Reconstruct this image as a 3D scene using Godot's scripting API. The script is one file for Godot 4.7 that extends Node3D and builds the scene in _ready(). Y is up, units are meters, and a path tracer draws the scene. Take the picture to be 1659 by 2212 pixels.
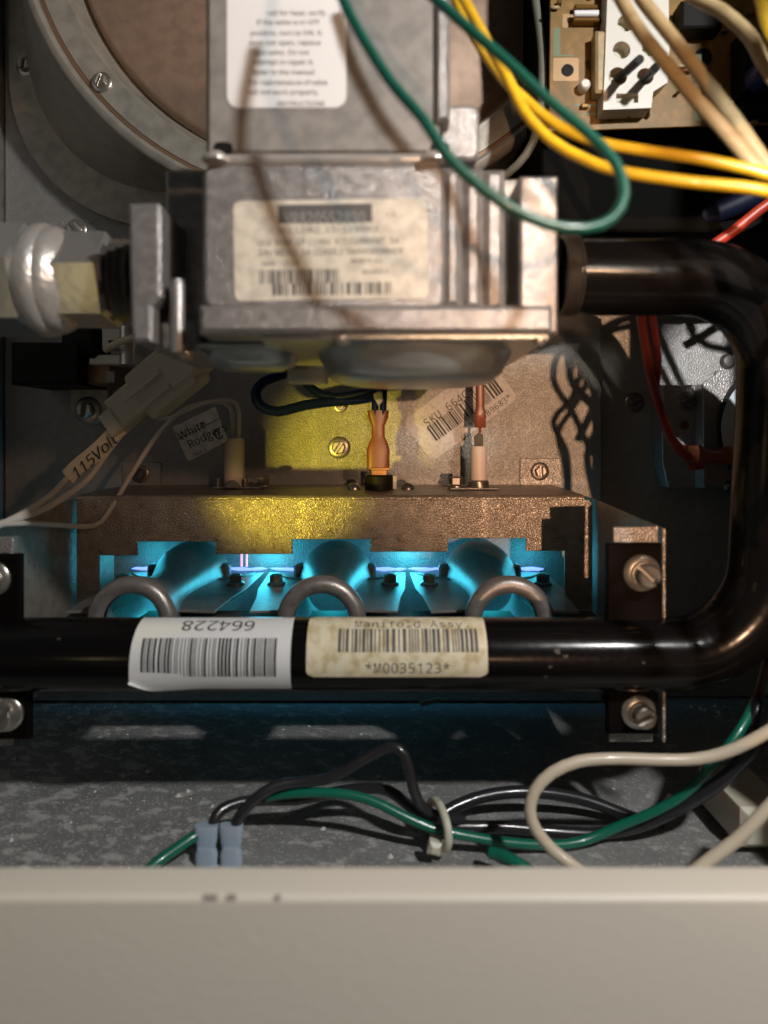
extends Node3D
# The burner compartment of a gas furnace, seen close. Metres; the compartment floor is y = 0, the lens stands at z = 0 and looks along -z.
const F := 1533.0
const EYE := 0.155

var M := {}
var taken := {}
var rng := RandomNumberGenerator.new()
var sans: SystemFont
var mono: SystemFont

# ---------------------------------------------------------------- geometry
class Geo:
	var st := SurfaceTool.new()
	var gid := 1
	func _init() -> void:
		st.begin(Mesh.PRIMITIVE_TRIANGLES)
	func tri(a: Vector3, b: Vector3, c: Vector3, g := -1, ua := Vector2.ZERO, ub := Vector2.ZERO, uc := Vector2.ZERO) -> void:
		st.set_smooth_group(g)
		st.set_uv(ua); st.add_vertex(a)
		st.set_uv(uc); st.add_vertex(c)
		st.set_uv(ub); st.add_vertex(b)
	func quad(a: Vector3, b: Vector3, c: Vector3, d: Vector3, g := -1) -> void:
		tri(a, b, c, g); tri(a, c, d, g)
	func lathe(xf: Transform3D, prof: Array, n := 24, phase := 0.0, flat := false) -> void:
		var g := gid
		for i in prof.size() - 1:
			var p: Vector2 = prof[i]
			var q: Vector2 = prof[i + 1]
			if i > 0:
				var o: Vector2 = prof[i - 1]
				if absf((p - o).angle_to(q - p)) > 0.75:
					g += 1
			for k in n:
				var a := phase + TAU * k / n
				var b := phase + TAU * (k + 1) / n
				var p0 := xf * Vector3(p.x * cos(a), p.y, p.x * sin(a))
				var p1 := xf * Vector3(p.x * cos(b), p.y, p.x * sin(b))
				var q0 := xf * Vector3(q.x * cos(a), q.y, q.x * sin(a))
				var q1 := xf * Vector3(q.x * cos(b), q.y, q.x * sin(b))
				var s := -1 if flat else g
				if q.x > 1e-7: tri(p0, q0, q1, s)
				if p.x > 1e-7: tri(p0, q1, p1, s)
		gid = g + 1
	func tube(pts: Array, r: float, n := 12, radii: Array = [], cap := true) -> void:
		var g := gid
		gid += 1
		var rings := []
		var t0: Vector3 = (pts[1] - pts[0]).normalized()
		var nn := t0.cross(Vector3.UP if absf(t0.y) < 0.9 else Vector3.RIGHT).normalized()
		for i in pts.size():
			var t: Vector3 = (pts[mini(i + 1, pts.size() - 1)] - pts[maxi(i - 1, 0)]).normalized()
			nn = (nn - t * nn.dot(t)).normalized()
			var bb := t.cross(nn)
			var ring := []
			var rr: float = radii[i] if radii.size() else r
			for k in n:
				var a := TAU * k / n
				ring.append(pts[i] + (nn * cos(a) + bb * sin(a)) * rr)
			rings.append(ring)
		for i in rings.size() - 1:
			for k in n:
				var l := (k + 1) % n
				quad(rings[i][k], rings[i][l], rings[i + 1][l], rings[i + 1][k], g)
		if cap:
			for k in n:
				var l := (k + 1) % n
				tri(pts[0], rings[0][l], rings[0][k])
				tri(pts[-1], rings[-1][k], rings[-1][l])
	func prism(xf: Transform3D, poly_in: PackedVector2Array, z0: float, z1: float, bev := 0.0) -> void:
		var poly := poly_in.duplicate()
		if Geometry2D.is_polygon_clockwise(poly): poly.reverse()
		# Godot's 2D clock runs with y down: make sure of counter-clockwise with y up
		var area := 0.0
		if bev > 0.0: poly = blunted(poly, bev)
		var n := poly.size()
		for i in n:
			area += poly[i].cross(poly[(i + 1) % n])
		if area < 0.0: poly.reverse()
		var ins := PackedVector2Array()
		for i in n:
			var e1 := (poly[i] - poly[(i + n - 1) % n]).normalized()
			var e2 := (poly[(i + 1) % n] - poly[i]).normalized()
			var n1 := Vector2(-e1.y, e1.x)
			var n2 := Vector2(-e2.y, e2.x)
			ins.append(poly[i] + (n1 + n2) / maxf(0.4, 1.0 + n1.dot(n2)) * bev)
		var levels := [[poly, z0], [poly, z1]] if bev <= 0.0 else [[ins, z0], [poly, z0 + bev], [poly, z1 - bev], [ins, z1]]
		for j in levels.size() - 1:
			var lo: PackedVector2Array = levels[j][0]
			var hi: PackedVector2Array = levels[j + 1][0]
			var g := gid
			for i in n:
				var k := (i + 1) % n
				var e0 := poly[i] - poly[(i + n - 1) % n]
				var e1 := poly[k] - poly[i]
				if absf(e0.angle_to(e1)) > 0.6: g += 1
				quad(xf * Vector3(lo[i].x, lo[i].y, levels[j][1]), xf * Vector3(lo[k].x, lo[k].y, levels[j][1]), xf * Vector3(hi[k].x, hi[k].y, levels[j + 1][1]), xf * Vector3(hi[i].x, hi[i].y, levels[j + 1][1]), g)
			gid = g + 1
		var face: PackedVector2Array = ins if bev > 0.0 else poly
		var ix := Geometry2D.triangulate_polygon(face)
		for t in range(0, ix.size(), 3):
			var a := face[ix[t]]
			var b := face[ix[t + 1]]
			var c := face[ix[t + 2]]
			if (b - a).cross(c - a) < 0.0:
				var s := b
				b = c
				c = s
			tri(xf * Vector3(a.x, a.y, z1), xf * Vector3(b.x, b.y, z1), xf * Vector3(c.x, c.y, z1))
			tri(xf * Vector3(a.x, a.y, z0), xf * Vector3(c.x, c.y, z0), xf * Vector3(b.x, b.y, z0))
	func blunted(p: PackedVector2Array, bev: float) -> PackedVector2Array:   # tiny corner roundings go when the chamfer is larger
		var n := p.size()
		var start := 0
		for i in n:
			if p[i].distance_to(p[(i + n - 1) % n]) > bev * 2.5:
				start = i
				break
		var out := PackedVector2Array()
		var i := 0
		while i < n:
			var run := [p[(start + i) % n]]
			var length := 0.0
			while i + run.size() < n:
				var q: Vector2 = p[(start + i + run.size()) % n]
				var e: float = q.distance_to(run[-1])
				if e > bev * 1.3: break
				length += e
				run.append(q)
			if run.size() > 1 and length < bev * 2.5:
				var s := Vector2.ZERO
				for q in run: s += q
				out.append(s / run.size())
			else:
				for q in run: out.append(q)
			i += run.size()
		return out if out.size() > 2 else p
	func box(c: Vector3, s: Vector3, bev := 0.0004, basis := Basis.IDENTITY) -> void:
		var h := s / 2.0
		prism(Transform3D(basis, c), PackedVector2Array([Vector2(-h.x, -h.y), Vector2(h.x, -h.y), Vector2(h.x, h.y), Vector2(-h.x, h.y)]), -h.z, h.z, minf(bev, minf(h.x, minf(h.y, h.z)) * 0.9))
	func loft(ra: Array, rb: Array, closed := true) -> void:
		var n := ra.size()
		for i in (n if closed else n - 1):
			var k := (i + 1) % n
			quad(ra[i], ra[k], rb[k], rb[i], gid)
		gid += 1
	func grid(nu: int, nv: int, f: Callable) -> void:
		for i in nu:
			for j in nv:
				var u0 := float(i) / nu
				var u1 := float(i + 1) / nu
				var v0 := float(j) / nv
				var v1 := float(j + 1) / nv
				var a: Vector3 = f.call(u0, v0)
				var b: Vector3 = f.call(u1, v0)
				var c: Vector3 = f.call(u1, v1)
				var d: Vector3 = f.call(u0, v1)
				tri(a, b, c, gid, Vector2(u0, v0), Vector2(u1, v0), Vector2(u1, v1))
				tri(a, c, d, gid, Vector2(u0, v0), Vector2(u1, v1), Vector2(u0, v1))
		gid += 1
	func text(words: String, font: Font, h: float, place: Callable, slant := 0.0) -> void:
		var tm := TextMesh.new()
		tm.font = font
		tm.font_size = 48
		tm.pixel_size = 0.01
		tm.depth = 0.0
		tm.curve_step = 2.0
		tm.text = words
		if tm.get_surface_count() == 0: return
		var s := tm.surface_get_arrays(0)
		var v: PackedVector3Array = s[Mesh.ARRAY_VERTEX]
		var ix: PackedInt32Array = s[Mesh.ARRAY_INDEX] if s[Mesh.ARRAY_INDEX] != null else PackedInt32Array(range(v.size()))
		var fit := h / 0.34
		st.set_smooth_group(-1)
		for i in ix:
			st.set_uv(Vector2.ZERO)
			st.add_vertex(place.call((v[i].x + slant * v[i].y) * fit, v[i].y * fit))
	func mesh() -> ArrayMesh:
		st.generate_normals()
		return st.commit()

# ---------------------------------------------------------------- places and curves
func at(x: float, y: float, d: float) -> Vector3:      # a point d millimetres in front of the lens plane
	return Vector3((x - 829.5) / F * d, (950.0 - y) / F * d, -d) * 0.001 + Vector3(0, EYE, 0)

func px(n: float, d: float) -> float:
	return n / F * d * 0.001

func flat(points: Array, d: float) -> PackedVector2Array:
	var out := PackedVector2Array()
	for p in points:
		var v := at(p[0], p[1], d)
		out.append(Vector2(v.x, v.y))
	return out

func rrect(x0: float, y0: float, x1: float, y1: float, r: float, n := 5) -> PackedVector2Array:
	var out := PackedVector2Array()
	var lo := Vector2(minf(x0, x1), minf(y0, y1))
	var hi := Vector2(maxf(x0, x1), maxf(y0, y1))
	for c in [[hi.x - r, lo.y + r, -PI / 2], [hi.x - r, hi.y - r, 0.0], [lo.x + r, hi.y - r, PI / 2], [lo.x + r, lo.y + r, PI]]:
		for k in n + 1:
			var a: float = c[2] + PI / 2 * k / n
			out.append(Vector2(c[0] + r * cos(a), c[1] + r * sin(a)))
	return out

func prect(x0: float, y0: float, x1: float, y1: float, d: float, r := 0.0, n := 4) -> PackedVector2Array:
	var a := at(x0, y0, d)
	var b := at(x1, y1, d)
	return rrect(a.x, a.y, b.x, b.y, maxf(px(r, d), 0.00005), n if r > 0 else 1)

func front() -> Transform3D:
	return Transform3D(Basis.IDENTITY, Vector3.ZERO)

func along(dir: Vector3, pos: Vector3) -> Transform3D:   # local y runs along dir
	var y := dir.normalized()
	var x := y.cross(Vector3.UP if absf(y.y) < 0.9 else Vector3.BACK).normalized()
	return Transform3D(Basis(x, y, x.cross(y)), pos)

func curve(points: Array, step := 0.004) -> Array:       # a smooth path through points
	var out := []
	var n := points.size()
	for i in n - 1:
		var p0: Vector3 = points[maxi(i - 1, 0)]
		var p1: Vector3 = points[i]
		var p2: Vector3 = points[i + 1]
		var p3: Vector3 = points[mini(i + 2, n - 1)]
		var k := maxi(2, int(p1.distance_to(p2) / step))
		for j in k:
			var t := float(j) / k
			out.append(0.5 * ((2.0 * p1) + (p2 - p0) * t + (2.0 * p0 - 5.0 * p1 + 4.0 * p2 - p3) * t * t + (3.0 * p1 - p0 - 3.0 * p2 + p3) * t * t * t))
	out.append(points[-1])
	return out

func path(list: Array) -> Array:
	var out := []
	for p in list: out.append(at(p[0], p[1], p[2]))
	return curve(out)

# ---------------------------------------------------------------- objects
func numbered(called: String) -> String:
	var k: int = taken.get(called, 0)
	taken[called] = k + 1
	return called if k == 0 else "%s_%03d" % [called, k]

func tag(o: Node, label: String, category := "", group := "") -> Node:
	if label: o.set_meta("label", label)
	if category: o.set_meta("category", category)
	if group: o.set_meta("group", group)
	return o

func thing(called: String, label: String, category: String, base: Vector3, group := "") -> Node3D:
	var o := Node3D.new()
	o.name = numbered(called)
	add_child(o)
	o.position = base
	tag(o, label, category, group)
	return o

func obj(called: String, g: Geo, m: Material, parent: Node = null) -> MeshInstance3D:
	var o := MeshInstance3D.new()
	o.mesh = g.mesh()
	o.material_override = m
	if parent == null:
		o.name = numbered(called)
		add_child(o)
	else:
		o.name = called
		parent.add_child(o, true)
		if not parent is MeshInstance3D: o.position = -parent.position
	return o

func struct(called: String, g: Geo, m: Material) -> MeshInstance3D:
	var o := obj(called, g, m)
	o.set_meta("kind", "structure")
	return o

# ---------------------------------------------------------------- materials
func noise(freq: float, octaves := 3, kind := FastNoiseLite.TYPE_SIMPLEX_SMOOTH, sd := 1, ramp: Array = [], size := 512) -> NoiseTexture2D:
	var f := FastNoiseLite.new()
	f.noise_type = kind
	f.frequency = freq
	f.fractal_octaves = octaves
	f.seed = sd
	var t := NoiseTexture2D.new()
	t.width = size
	t.height = size
	t.seamless = true
	t.noise = f
	if ramp.size():
		var g := Gradient.new()
		var offs := PackedFloat32Array()
		var cols := PackedColorArray()
		for r in ramp:
			offs.append(r[0])
			cols.append(r[1])
		g.offsets = offs
		g.colors = cols
		t.color_ramp = g
	return t

func paint(r: float, g: float, b: float, rough := 0.5, metal := 0.0, how := {}) -> StandardMaterial3D:
	var m := StandardMaterial3D.new()
	m.albedo_color = Color(r, g, b).linear_to_srgb()
	m.roughness = rough
	m.metallic = metal
	if how.has("tex") or how.has("bump") or how.has("rtex"):
		m.uv1_triplanar = true
		m.uv1_world_triplanar = true
		var s: float = 1.0 / how.get("size", 0.05)
		m.uv1_scale = Vector3(s, s, s)
	if how.has("tex"): m.albedo_texture = how.tex
	if how.has("rtex"):
		m.roughness_texture = how.rtex
		m.roughness_texture_channel = BaseMaterial3D.TEXTURE_CHANNEL_RED
	if how.has("bump"):
		m.heightmap_enabled = true
		m.heightmap_texture = how.bump
		m.heightmap_scale = how.get("deep", 0.05)
	if how.has("coat"):
		m.clearcoat_enabled = true
		m.clearcoat = how.coat
		m.clearcoat_roughness = how.get("coat_rough", 0.1)
	if how.has("alpha"):
		m.transparency = BaseMaterial3D.TRANSPARENCY_ALPHA
		m.albedo_color.a = how.alpha
	if how.has("back"):
		m.backlight_enabled = true
		m.backlight = Color(how.back, how.back, how.back)
	if how.has("sss"):
		m.subsurf_scatter_enabled = true
		m.subsurf_scatter_strength = how.sss
	if how.has("glow"):
		m.emission_enabled = true
		m.emission = how.glow
		m.emission_energy_multiplier = how.get("power", 1.0)
	return m

func g3(v: float) -> Color:
	return Color(v, v, v)

func make_materials() -> void:
	var grain := noise(0.16, 3, FastNoiseLite.TYPE_SIMPLEX_SMOOTH, 3)
	var spangle := noise(0.035, 3, FastNoiseLite.TYPE_CELLULAR, 5, [[0.0, g3(0.90)], [0.5, g3(0.95)], [1.0, g3(1.0)]])
	var mottle := noise(0.02, 4, FastNoiseLite.TYPE_SIMPLEX_SMOOTH, 8, [[0.2, g3(0.86)], [0.6, g3(0.95)], [1.0, g3(1.0)]])
	var paper := noise(0.014, 5, FastNoiseLite.TYPE_SIMPLEX_SMOOTH, 31, [[0.2, Color(0.86, 0.80, 0.68)], [0.55, Color(1, 0.98, 0.92)], [1.0, Color(1, 1, 1)]])
	var soot := noise(0.02, 5, FastNoiseLite.TYPE_SIMPLEX_SMOOTH, 41, [[0.0, Color(0.55, 0.5, 0.46)], [0.16, Color(0.88, 0.86, 0.84)], [0.6, Color(0.95, 0.94, 0.93)], [1.0, Color(1, 1, 1)]])
	var board := noise(0.02, 4, FastNoiseLite.TYPE_CELLULAR, 51, [[0.0, Color(0.95, 0.8, 0.55)], [0.5, Color(0.8, 0.66, 0.42)], [1.0, Color(0.7, 0.66, 0.45)]])
	var rough_map := noise(0.03, 4, FastNoiseLite.TYPE_SIMPLEX_SMOOTH, 61, [[0.0, g3(0.65)], [1.0, g3(1.0)]])
	M.wall = paint(0.36, 0.35, 0.33, 0.46, 0.4, {"tex": spangle, "bump": grain, "deep": 0.04, "size": 0.09})
	M.steel = paint(0.40, 0.38, 0.36, 0.42, 0.6, {"tex": spangle, "bump": grain, "deep": 0.04, "size": 0.09})
	M.boxsteel = paint(0.46, 0.42, 0.37, 0.36, 0.55, {"tex": soot, "bump": grain, "deep": 0.05, "size": 0.09})
	M.floor = paint(1, 1, 1, 0.55, 0.15)
	M.floor.albedo_texture = floor_picture()
	M.floor.texture_repeat = false
	M.side = paint(0.30, 0.30, 0.30, 0.5, 0.3, {"tex": mottle, "size": 0.1})
	M.housing = paint(0.48, 0.44, 0.37, 0.42, 0.4, {"tex": mottle, "size": 0.12, "bump": grain, "deep": 0.006})
	M.cover = paint(0.40, 0.27, 0.19, 0.5, 0.3, {"tex": mottle, "size": 0.1})  # the warm lamp tint on the cover is put into this brown
	M.seam = paint(0.26, 0.16, 0.10, 0.4, 0.45)
	M.cast = paint(0.40, 0.385, 0.375, 0.34, 0.6, {"tex": mottle, "bump": grain, "deep": 0.02, "size": 0.05})
	M.castcover = paint(0.32, 0.30, 0.275, 0.5, 0.15, {"tex": mottle, "bump": grain, "deep": 0.006, "size": 0.08})
	M.chrome = paint(0.75, 0.70, 0.65, 0.25, 0.65)
	M.zinc = paint(0.62, 0.60, 0.56, 0.28, 0.8, {"bump": mottle, "deep": 0.025, "size": 0.05})
	M.sealed = paint(0.62, 0.60, 0.56, 0.36, 0.6, {"bump": mottle, "deep": 0.12, "size": 0.03})
	M.pan = paint(0.46, 0.50, 0.50, 0.3, 0.75, {"bump": grain, "deep": 0.006, "size": 0.06})
	M.black = paint(0.0045, 0.004, 0.004, 0.22, 0.0, {"rtex": rough_map, "size": 0.05})
	M.scuff = paint(0.06, 0.05, 0.045, 0.7)
	M.chip = paint(0.22, 0.19, 0.16, 0.7)
	M.black.metallic_specular = 0.36
	M.bracket = paint(0.005, 0.0035, 0.003, 0.6, 0.0)
	M.bracket.metallic_specular = 0.15
	M.screw = paint(0.46, 0.43, 0.38, 0.3, 0.85)
	M.darkscrew = paint(0.22, 0.20, 0.18, 0.35, 0.8)
	M.groove = paint(0.03, 0.028, 0.025, 0.6, 0.4)
	M.burner = paint(0.33, 0.305, 0.29, 0.36, 0.6, {"tex": soot, "bump": grain, "deep": 0.01, "size": 0.05})
	M.sooty = paint(0.10, 0.09, 0.06, 0.7, 0.2, {"tex": soot, "size": 0.05})
	M.panel = paint(0.74, 0.67, 0.57, 0.45, 0.0, {"bump": noise(0.1, 2), "deep": 0.006, "size": 0.16})
	M.label = paint(0.80, 0.79, 0.78, 0.5, 0.0)
	M.cream = paint(0.80, 0.74, 0.60, 0.5, 0.0, {"tex": paper, "size": 0.05})
	M.bodylabel = paint(0.76, 0.70, 0.58, 0.5, 0.0, {"tex": mottle, "size": 0.06})
	M.ink = paint(0.02, 0.02, 0.022, 0.6)
	M.greyink = paint(0.10, 0.095, 0.09, 0.6)
	M.paleprint = paint(0.30, 0.30, 0.28, 0.6)
	M.wallsticker = paint(0.62, 0.63, 0.64, 0.45, 0.0, {"tex": soot, "size": 0.03, "alpha": 0.78})
	M.oldsticker = paint(0.78, 0.75, 0.70, 0.5, 0.0, {"tex": soot, "size": 0.05})
	M.ceramic = paint(0.74, 0.62, 0.54, 0.5, 0.0, {"sss": 0.1})
	M.brown = paint(0.22, 0.065, 0.03, 0.35, 0.0, {"sss": 0.1})
	M.amber = paint(0.20, 0.10, 0.02, 0.3, 0.6)
	M.navy = paint(0.007, 0.015, 0.075, 0.4)
	M.navy.metallic_specular = 0.25
	M.darkblue = paint(0.003, 0.006, 0.024, 0.5)
	M.green = paint(0.006, 0.10, 0.07, 0.34, 0.0, {"tex": soot, "size": 0.05, "coat": 0.2})
	M.green2 = paint(0.005, 0.14, 0.085, 0.3, 0.0, {"coat": 0.3})
	M.yellow = paint(0.72, 0.45, 0.015, 0.4, 0.0, {"tex": soot, "size": 0.05, "coat": 0.2})
	M.tan = paint(0.50, 0.38, 0.20, 0.42, 0.0, {"tex": soot, "size": 0.06})
	M.cream_wire = paint(0.66, 0.56, 0.42, 0.4, 0.0, {"coat": 0.2})
	M.white_wire = paint(0.62, 0.57, 0.50, 0.42)
	M.blackwire = paint(0.022, 0.021, 0.024, 0.3, 0.0, {"coat": 0.3})
	M.red = paint(0.30, 0.03, 0.012, 0.4)
	M.grey_wire = paint(0.18, 0.18, 0.14, 0.5)
	M.nylon = paint(0.62, 0.58, 0.46, 0.4, 0.0, {"sss": 0.2})
	M.plug = paint(0.66, 0.61, 0.48, 0.35, 0.0, {"alpha": 0.72})
	M.tape = paint(0.68, 0.57, 0.40, 0.6)
	M.blueclear = paint(0.36, 0.44, 0.52, 0.3, 0.0, {"sss": 0.25})
	M.blackplastic = paint(0.012, 0.011, 0.010, 0.5)
	M.blackplastic.metallic_specular = 0.25
	M.pcb = paint(0.36, 0.28, 0.09, 0.5, 0.0, {"tex": board, "size": 0.06})
	M.copper = paint(0.42, 0.26, 0.12, 0.45, 0.2)
	M.trace = paint(0.16, 0.20, 0.11, 0.5)
	M.whiteplastic = paint(0.72, 0.68, 0.60, 0.4)
	M.bluecap = paint(0.015, 0.03, 0.14, 0.4)
	M.crumb = paint(0.62, 0.60, 0.55, 0.8)
	M.traypaint = paint(0.006, 0.006, 0.0055, 0.7)
	M.traypaint.metallic_specular = 0.1
	M.discface = paint(0.5, 0.56, 0.58, 0.5)
	M.flame = paint(0.1, 0.15, 0.5, 0.6, 0.0, {"glow": Color(0.45, 0.55, 1.0), "power": 2.2})
	M.bead_glow = paint(0.05, 0.3, 0.4, 0.6, 0.0, {"glow": Color(0.1, 0.75, 1.0), "power": 1.0})  # glow of the beads added in the burner mouths
	M.hot = paint(0.6, 0.4, 0.4, 0.6, 0.0, {"glow": Color(1.0, 0.72, 0.86), "power": 1.1})

func floor_picture() -> ImageTexture:      # galvanised sheet with white corrosion, thickest at the left
	var w := 1240
	var h := 600
	var im := Image.create(w, h, false, Image.FORMAT_RGB8)
	var base := FastNoiseLite.new()
	base.seed = 3
	base.frequency = 0.012
	base.fractal_octaves = 4
	var fine := FastNoiseLite.new()
	fine.seed = 4
	fine.frequency = 0.11
	fine.fractal_octaves = 3
	var blot := FastNoiseLite.new()
	blot.seed = 9
	blot.frequency = 0.045
	blot.fractal_octaves = 6
	blot.fractal_gain = 0.62
	for j in h:
		for i in w:
			var v := 0.29 + 0.05 * base.get_noise_2d(i * 0.7, j) + 0.045 * fine.get_noise_2d(i, j * 0.8)
			var left := clampf((640.0 - i) / 420.0, -0.25, 1.0)
			var b := blot.get_noise_2d(i * 0.8 + j * 0.35, j * 1.1) + 0.22 * left + 0.12 * fine.get_noise_2d(i * 2.0, j * 2.0)
			var s := smoothstep(0.16, 0.52, b)
			v = lerpf(v, 0.70, s * 0.65)
			if fine.get_noise_2d(i * 3.1 + 400.0, j * 3.1) > 0.47 - 0.08 * left: v = 0.7
			im.set_pixel(i, j, Color(v, v * 1.0, v * 0.975).linear_to_srgb())
	return ImageTexture.create_from_image(im)

# ---------------------------------------------------------------- screws
func slotted_head(pos: Vector3, r: float, angle: float, rise: float, sides: int, basis: Basis) -> Geo:
	var g := Geo.new()
	var poly := PackedVector2Array()
	for k in sides:
		poly.append(Vector2.from_angle(TAU * k / sides + 0.3) * r)
	var slot := PackedVector2Array([Vector2(-2 * r, -0.13 * r), Vector2(2 * r, -0.13 * r), Vector2(2 * r, 0.13 * r), Vector2(-2 * r, 0.13 * r)])
	var xf := Transform3D(basis * Basis(Vector3.BACK, angle), pos)
	for half in Geometry2D.clip_polygons(poly, slot):
		g.prism(xf, half, 0.0, rise, r * 0.16)
	return g

func screw_parts(parent: Node, pos: Vector3, r: float, angle: float, m: Material, sides := 6, basis := Basis.IDENTITY) -> void:
	# washer flange with a slotted head standing on it; the flange is the part, the head its sub-part when the parent is a thing
	var w := Geo.new()
	w.lathe(Transform3D(basis * Basis(Vector3.RIGHT, PI / 2), pos), [Vector2(r * 0.62, -0.0004), Vector2(r, -0.0004), Vector2(r, r * 0.1), Vector2(r * 0.84, r * 0.2), Vector2(r * 0.64, r * 0.22), Vector2(r * 0.60, r * 0.42), Vector2(0, r * 0.42)], 24)
	var fl := obj("screw", w, m, parent)
	obj("screw_head", slotted_head(pos + basis.z * r * 0.2, r * 0.66, angle, r * 0.62, sides, basis), m, fl)

func wall_screw(label: String, x: float, y: float, d: float, rpx: float, angle: float, m: Material, sides := 6) -> void:
	var p := at(x, y, d)
	var t := thing("screw", label, "screw", p)
	var r := px(rpx, d)
	var w := Geo.new()
	w.lathe(Transform3D(Basis(Vector3.RIGHT, PI / 2), p), [Vector2(r * 0.62, -0.0002), Vector2(r, -0.0002), Vector2(r, r * 0.1), Vector2(r * 0.84, r * 0.2), Vector2(r * 0.64, r * 0.22), Vector2(r * 0.60, r * 0.42), Vector2(0, r * 0.42)], 24)
	obj("washer", w, m, t)
	obj("head", slotted_head(p + Vector3(0, 0, r * 0.2), r * 0.66, angle, r * 0.62, sides, Basis.IDENTITY), m, t)

func top_bolt(parent: Node, called: String, p: Vector3, r: float, m: Material, turn := 0.2) -> void:   # a hex bolt standing upright
	var w := Geo.new()
	w.lathe(Transform3D(Basis.IDENTITY, p), [Vector2(r, 0), Vector2(r, r * 0.14), Vector2(r * 0.8, r * 0.3), Vector2(0, r * 0.3)], 20)
	var b := obj(called, w, m, parent)
	var g := Geo.new()
	g.lathe(Transform3D(Basis.IDENTITY, p + Vector3(0, r * 0.25, 0)), [Vector2(r * 0.72, 0), Vector2(r * 0.72, r * 0.7), Vector2(r * 0.6, r * 0.82), Vector2(r * 0.3, r * 0.7), Vector2(0, r * 0.7)], 6, turn, true)
	obj("bolt_head", g, m, b)

# ---------------------------------------------------------------- print
func bars(g: Geo, x0: float, x1: float, y0: float, y1: float, sd: int, place: Callable, nv := 1, unit := 0.00035) -> void:
	rng.seed = sd
	var x := x0
	while x < x1:
		var w: float = unit * [1.0, 1.0, 2.4, 1.0, 2.2][rng.randi() % 5]
		var e := minf(x + w, x1)
		for j in nv:
			var a := lerpf(y0, y1, float(j) / nv)
			var b := lerpf(y0, y1, float(j + 1) / nv)
			g.quad(place.call(x, a), place.call(e, a), place.call(e, b), place.call(x, b))
		x = e + unit * [1.0, 1.0, 2.2, 1.2][rng.randi() % 4]

func wire(called: String, pts: Array, rpx_at: float, m: Material, label: String, category := "wire", group := "", d_ref := 200.0) -> MeshInstance3D:
	var g := Geo.new()
	var line := path(pts)
	rng.seed = hash(label)
	var ph := rng.randf() * 9.0
	var amp := px(rpx_at, d_ref) * 0.10
	for k in line.size():
		line[k] += Vector3(sin(k * 0.71 + ph), sin(k * 0.53 + ph * 2.0), sin(k * 0.62 + ph * 3.0)) * amp * (0.5 + 0.5 * sin(k * 0.23 + ph))
	g.tube(line, px(rpx_at, d_ref), 12)
	var o := obj(called, g, m)
	tag(o, label, category, group)
	return o

# ================================================================ scene
func _ready() -> void:
	rng.seed = 7
	sans = SystemFont.new()
	sans.font_names = PackedStringArray(["Droid Sans"])
	mono = SystemFont.new()
	mono.font_names = PackedStringArray(["Droid Sans Mono"])
	# camera: a phone held level, lens shifted down
	var cam := Camera3D.new()
	cam.name = "camera"
	add_child(cam)
	var ca := CameraAttributesPhysical.new()
	ca.frustum_focal_length = 35.0
	ca.exposure_aperture = 10.5
	ca.frustum_focus_distance = 0.355
	ca.frustum_near = 0.02
	ca.frustum_far = 10.0
	cam.attributes = ca
	cam.projection = Camera3D.PROJECTION_FRUSTUM
	cam.keep_aspect = Camera3D.KEEP_HEIGHT
	cam.near = 0.02
	cam.far = 10.0
	cam.size = 2.0 * 0.02 * 1106.0 / F
	cam.frustum_offset = Vector2(0, -0.02 * (1106.0 - 950.0) / F)
	cam.position = Vector3(0, EYE, 0)
	cam.current = true
	# surroundings: a dim room behind the lens
	var env := Environment.new()
	env.background_mode = Environment.BG_COLOR
	env.background_color = Color(0.034, 0.032, 0.030).linear_to_srgb()
	env.tonemap_mode = Environment.TONE_MAPPER_LINEAR
	env.tonemap_exposure = 1.0
	env.sdfgi_enabled = true
	env.ssao_enabled = true
	env.ssil_enabled = true
	var we := WorldEnvironment.new()
	we.name = "surroundings"
	we.environment = env
	add_child(we)
	lamp("unseen_white_light", Vector3(0.20, EYE + 0.215, 0.05), Color(1.0, 0.98, 0.955), 0.148, 0.006)  # out of view, placed to light the valve and the floor
	spot("unseen_pale_spot", Vector3(-0.285, EYE + 0.352, 1.0), at(1650, 850, 425), Color(1.0, 0.98, 0.98), 3.6, 2.25, 0.1, 0.01)  # out of view, placed to light the pale wall patch behind the pipe
	spot("unseen_pale_spot", Vector3(0.16, EYE + 0.11, 0.06), at(1530, 220, 208), Color(1.0, 0.93, 0.82), 0.095, 14.0, 0.6, 0.004)  # out of view, placed to brighten the tan wires
	spot("unseen_warm_light", Vector3(0.185, EYE - 0.03, 1.6), at(1262, 830, 417), Color(1.0, 0.58, 0.34), 3.1, 4.7, 1.0, 0.01)  # out of view, placed to throw the warm patch on the right wall
	spot("unseen_warm_light", Vector3(0.19, EYE + 0.08, 0.10), at(960, 380, 240), Color(1.0, 0.60, 0.36), 0.042, 22.0, 0.7, 0.004)  # out of view, placed to warm the valve and the shadows on it
	spot("unseen_yellow_light", Vector3(-0.185, EYE - 0.085, 0.0), at(688, 1000, 380), Color(1.0, 0.77, 0.07), 0.18, 6.4, 0.8, 0.006)  # out of view, placed to yellow the wall and the box front
	lamp("unseen_yellow_glow", Vector3(-0.19, EYE - 0.07, -0.02), Color(1.0, 0.80, 0.36), 0.0007, 0.01)  # out of view, placed for faint yellow glints at the left
	make_materials()
	shell()
	inducer()
	unseen_shade_board()
	control_board()
	burner_box()
	burners()
	gas_valve()
	pipe_union()
	manifold()
	front_panel()
	box_top_items()
	wall_items()
	left_items()
	right_items()
	upper_wires()
	floor_wires()
	debris()

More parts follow.
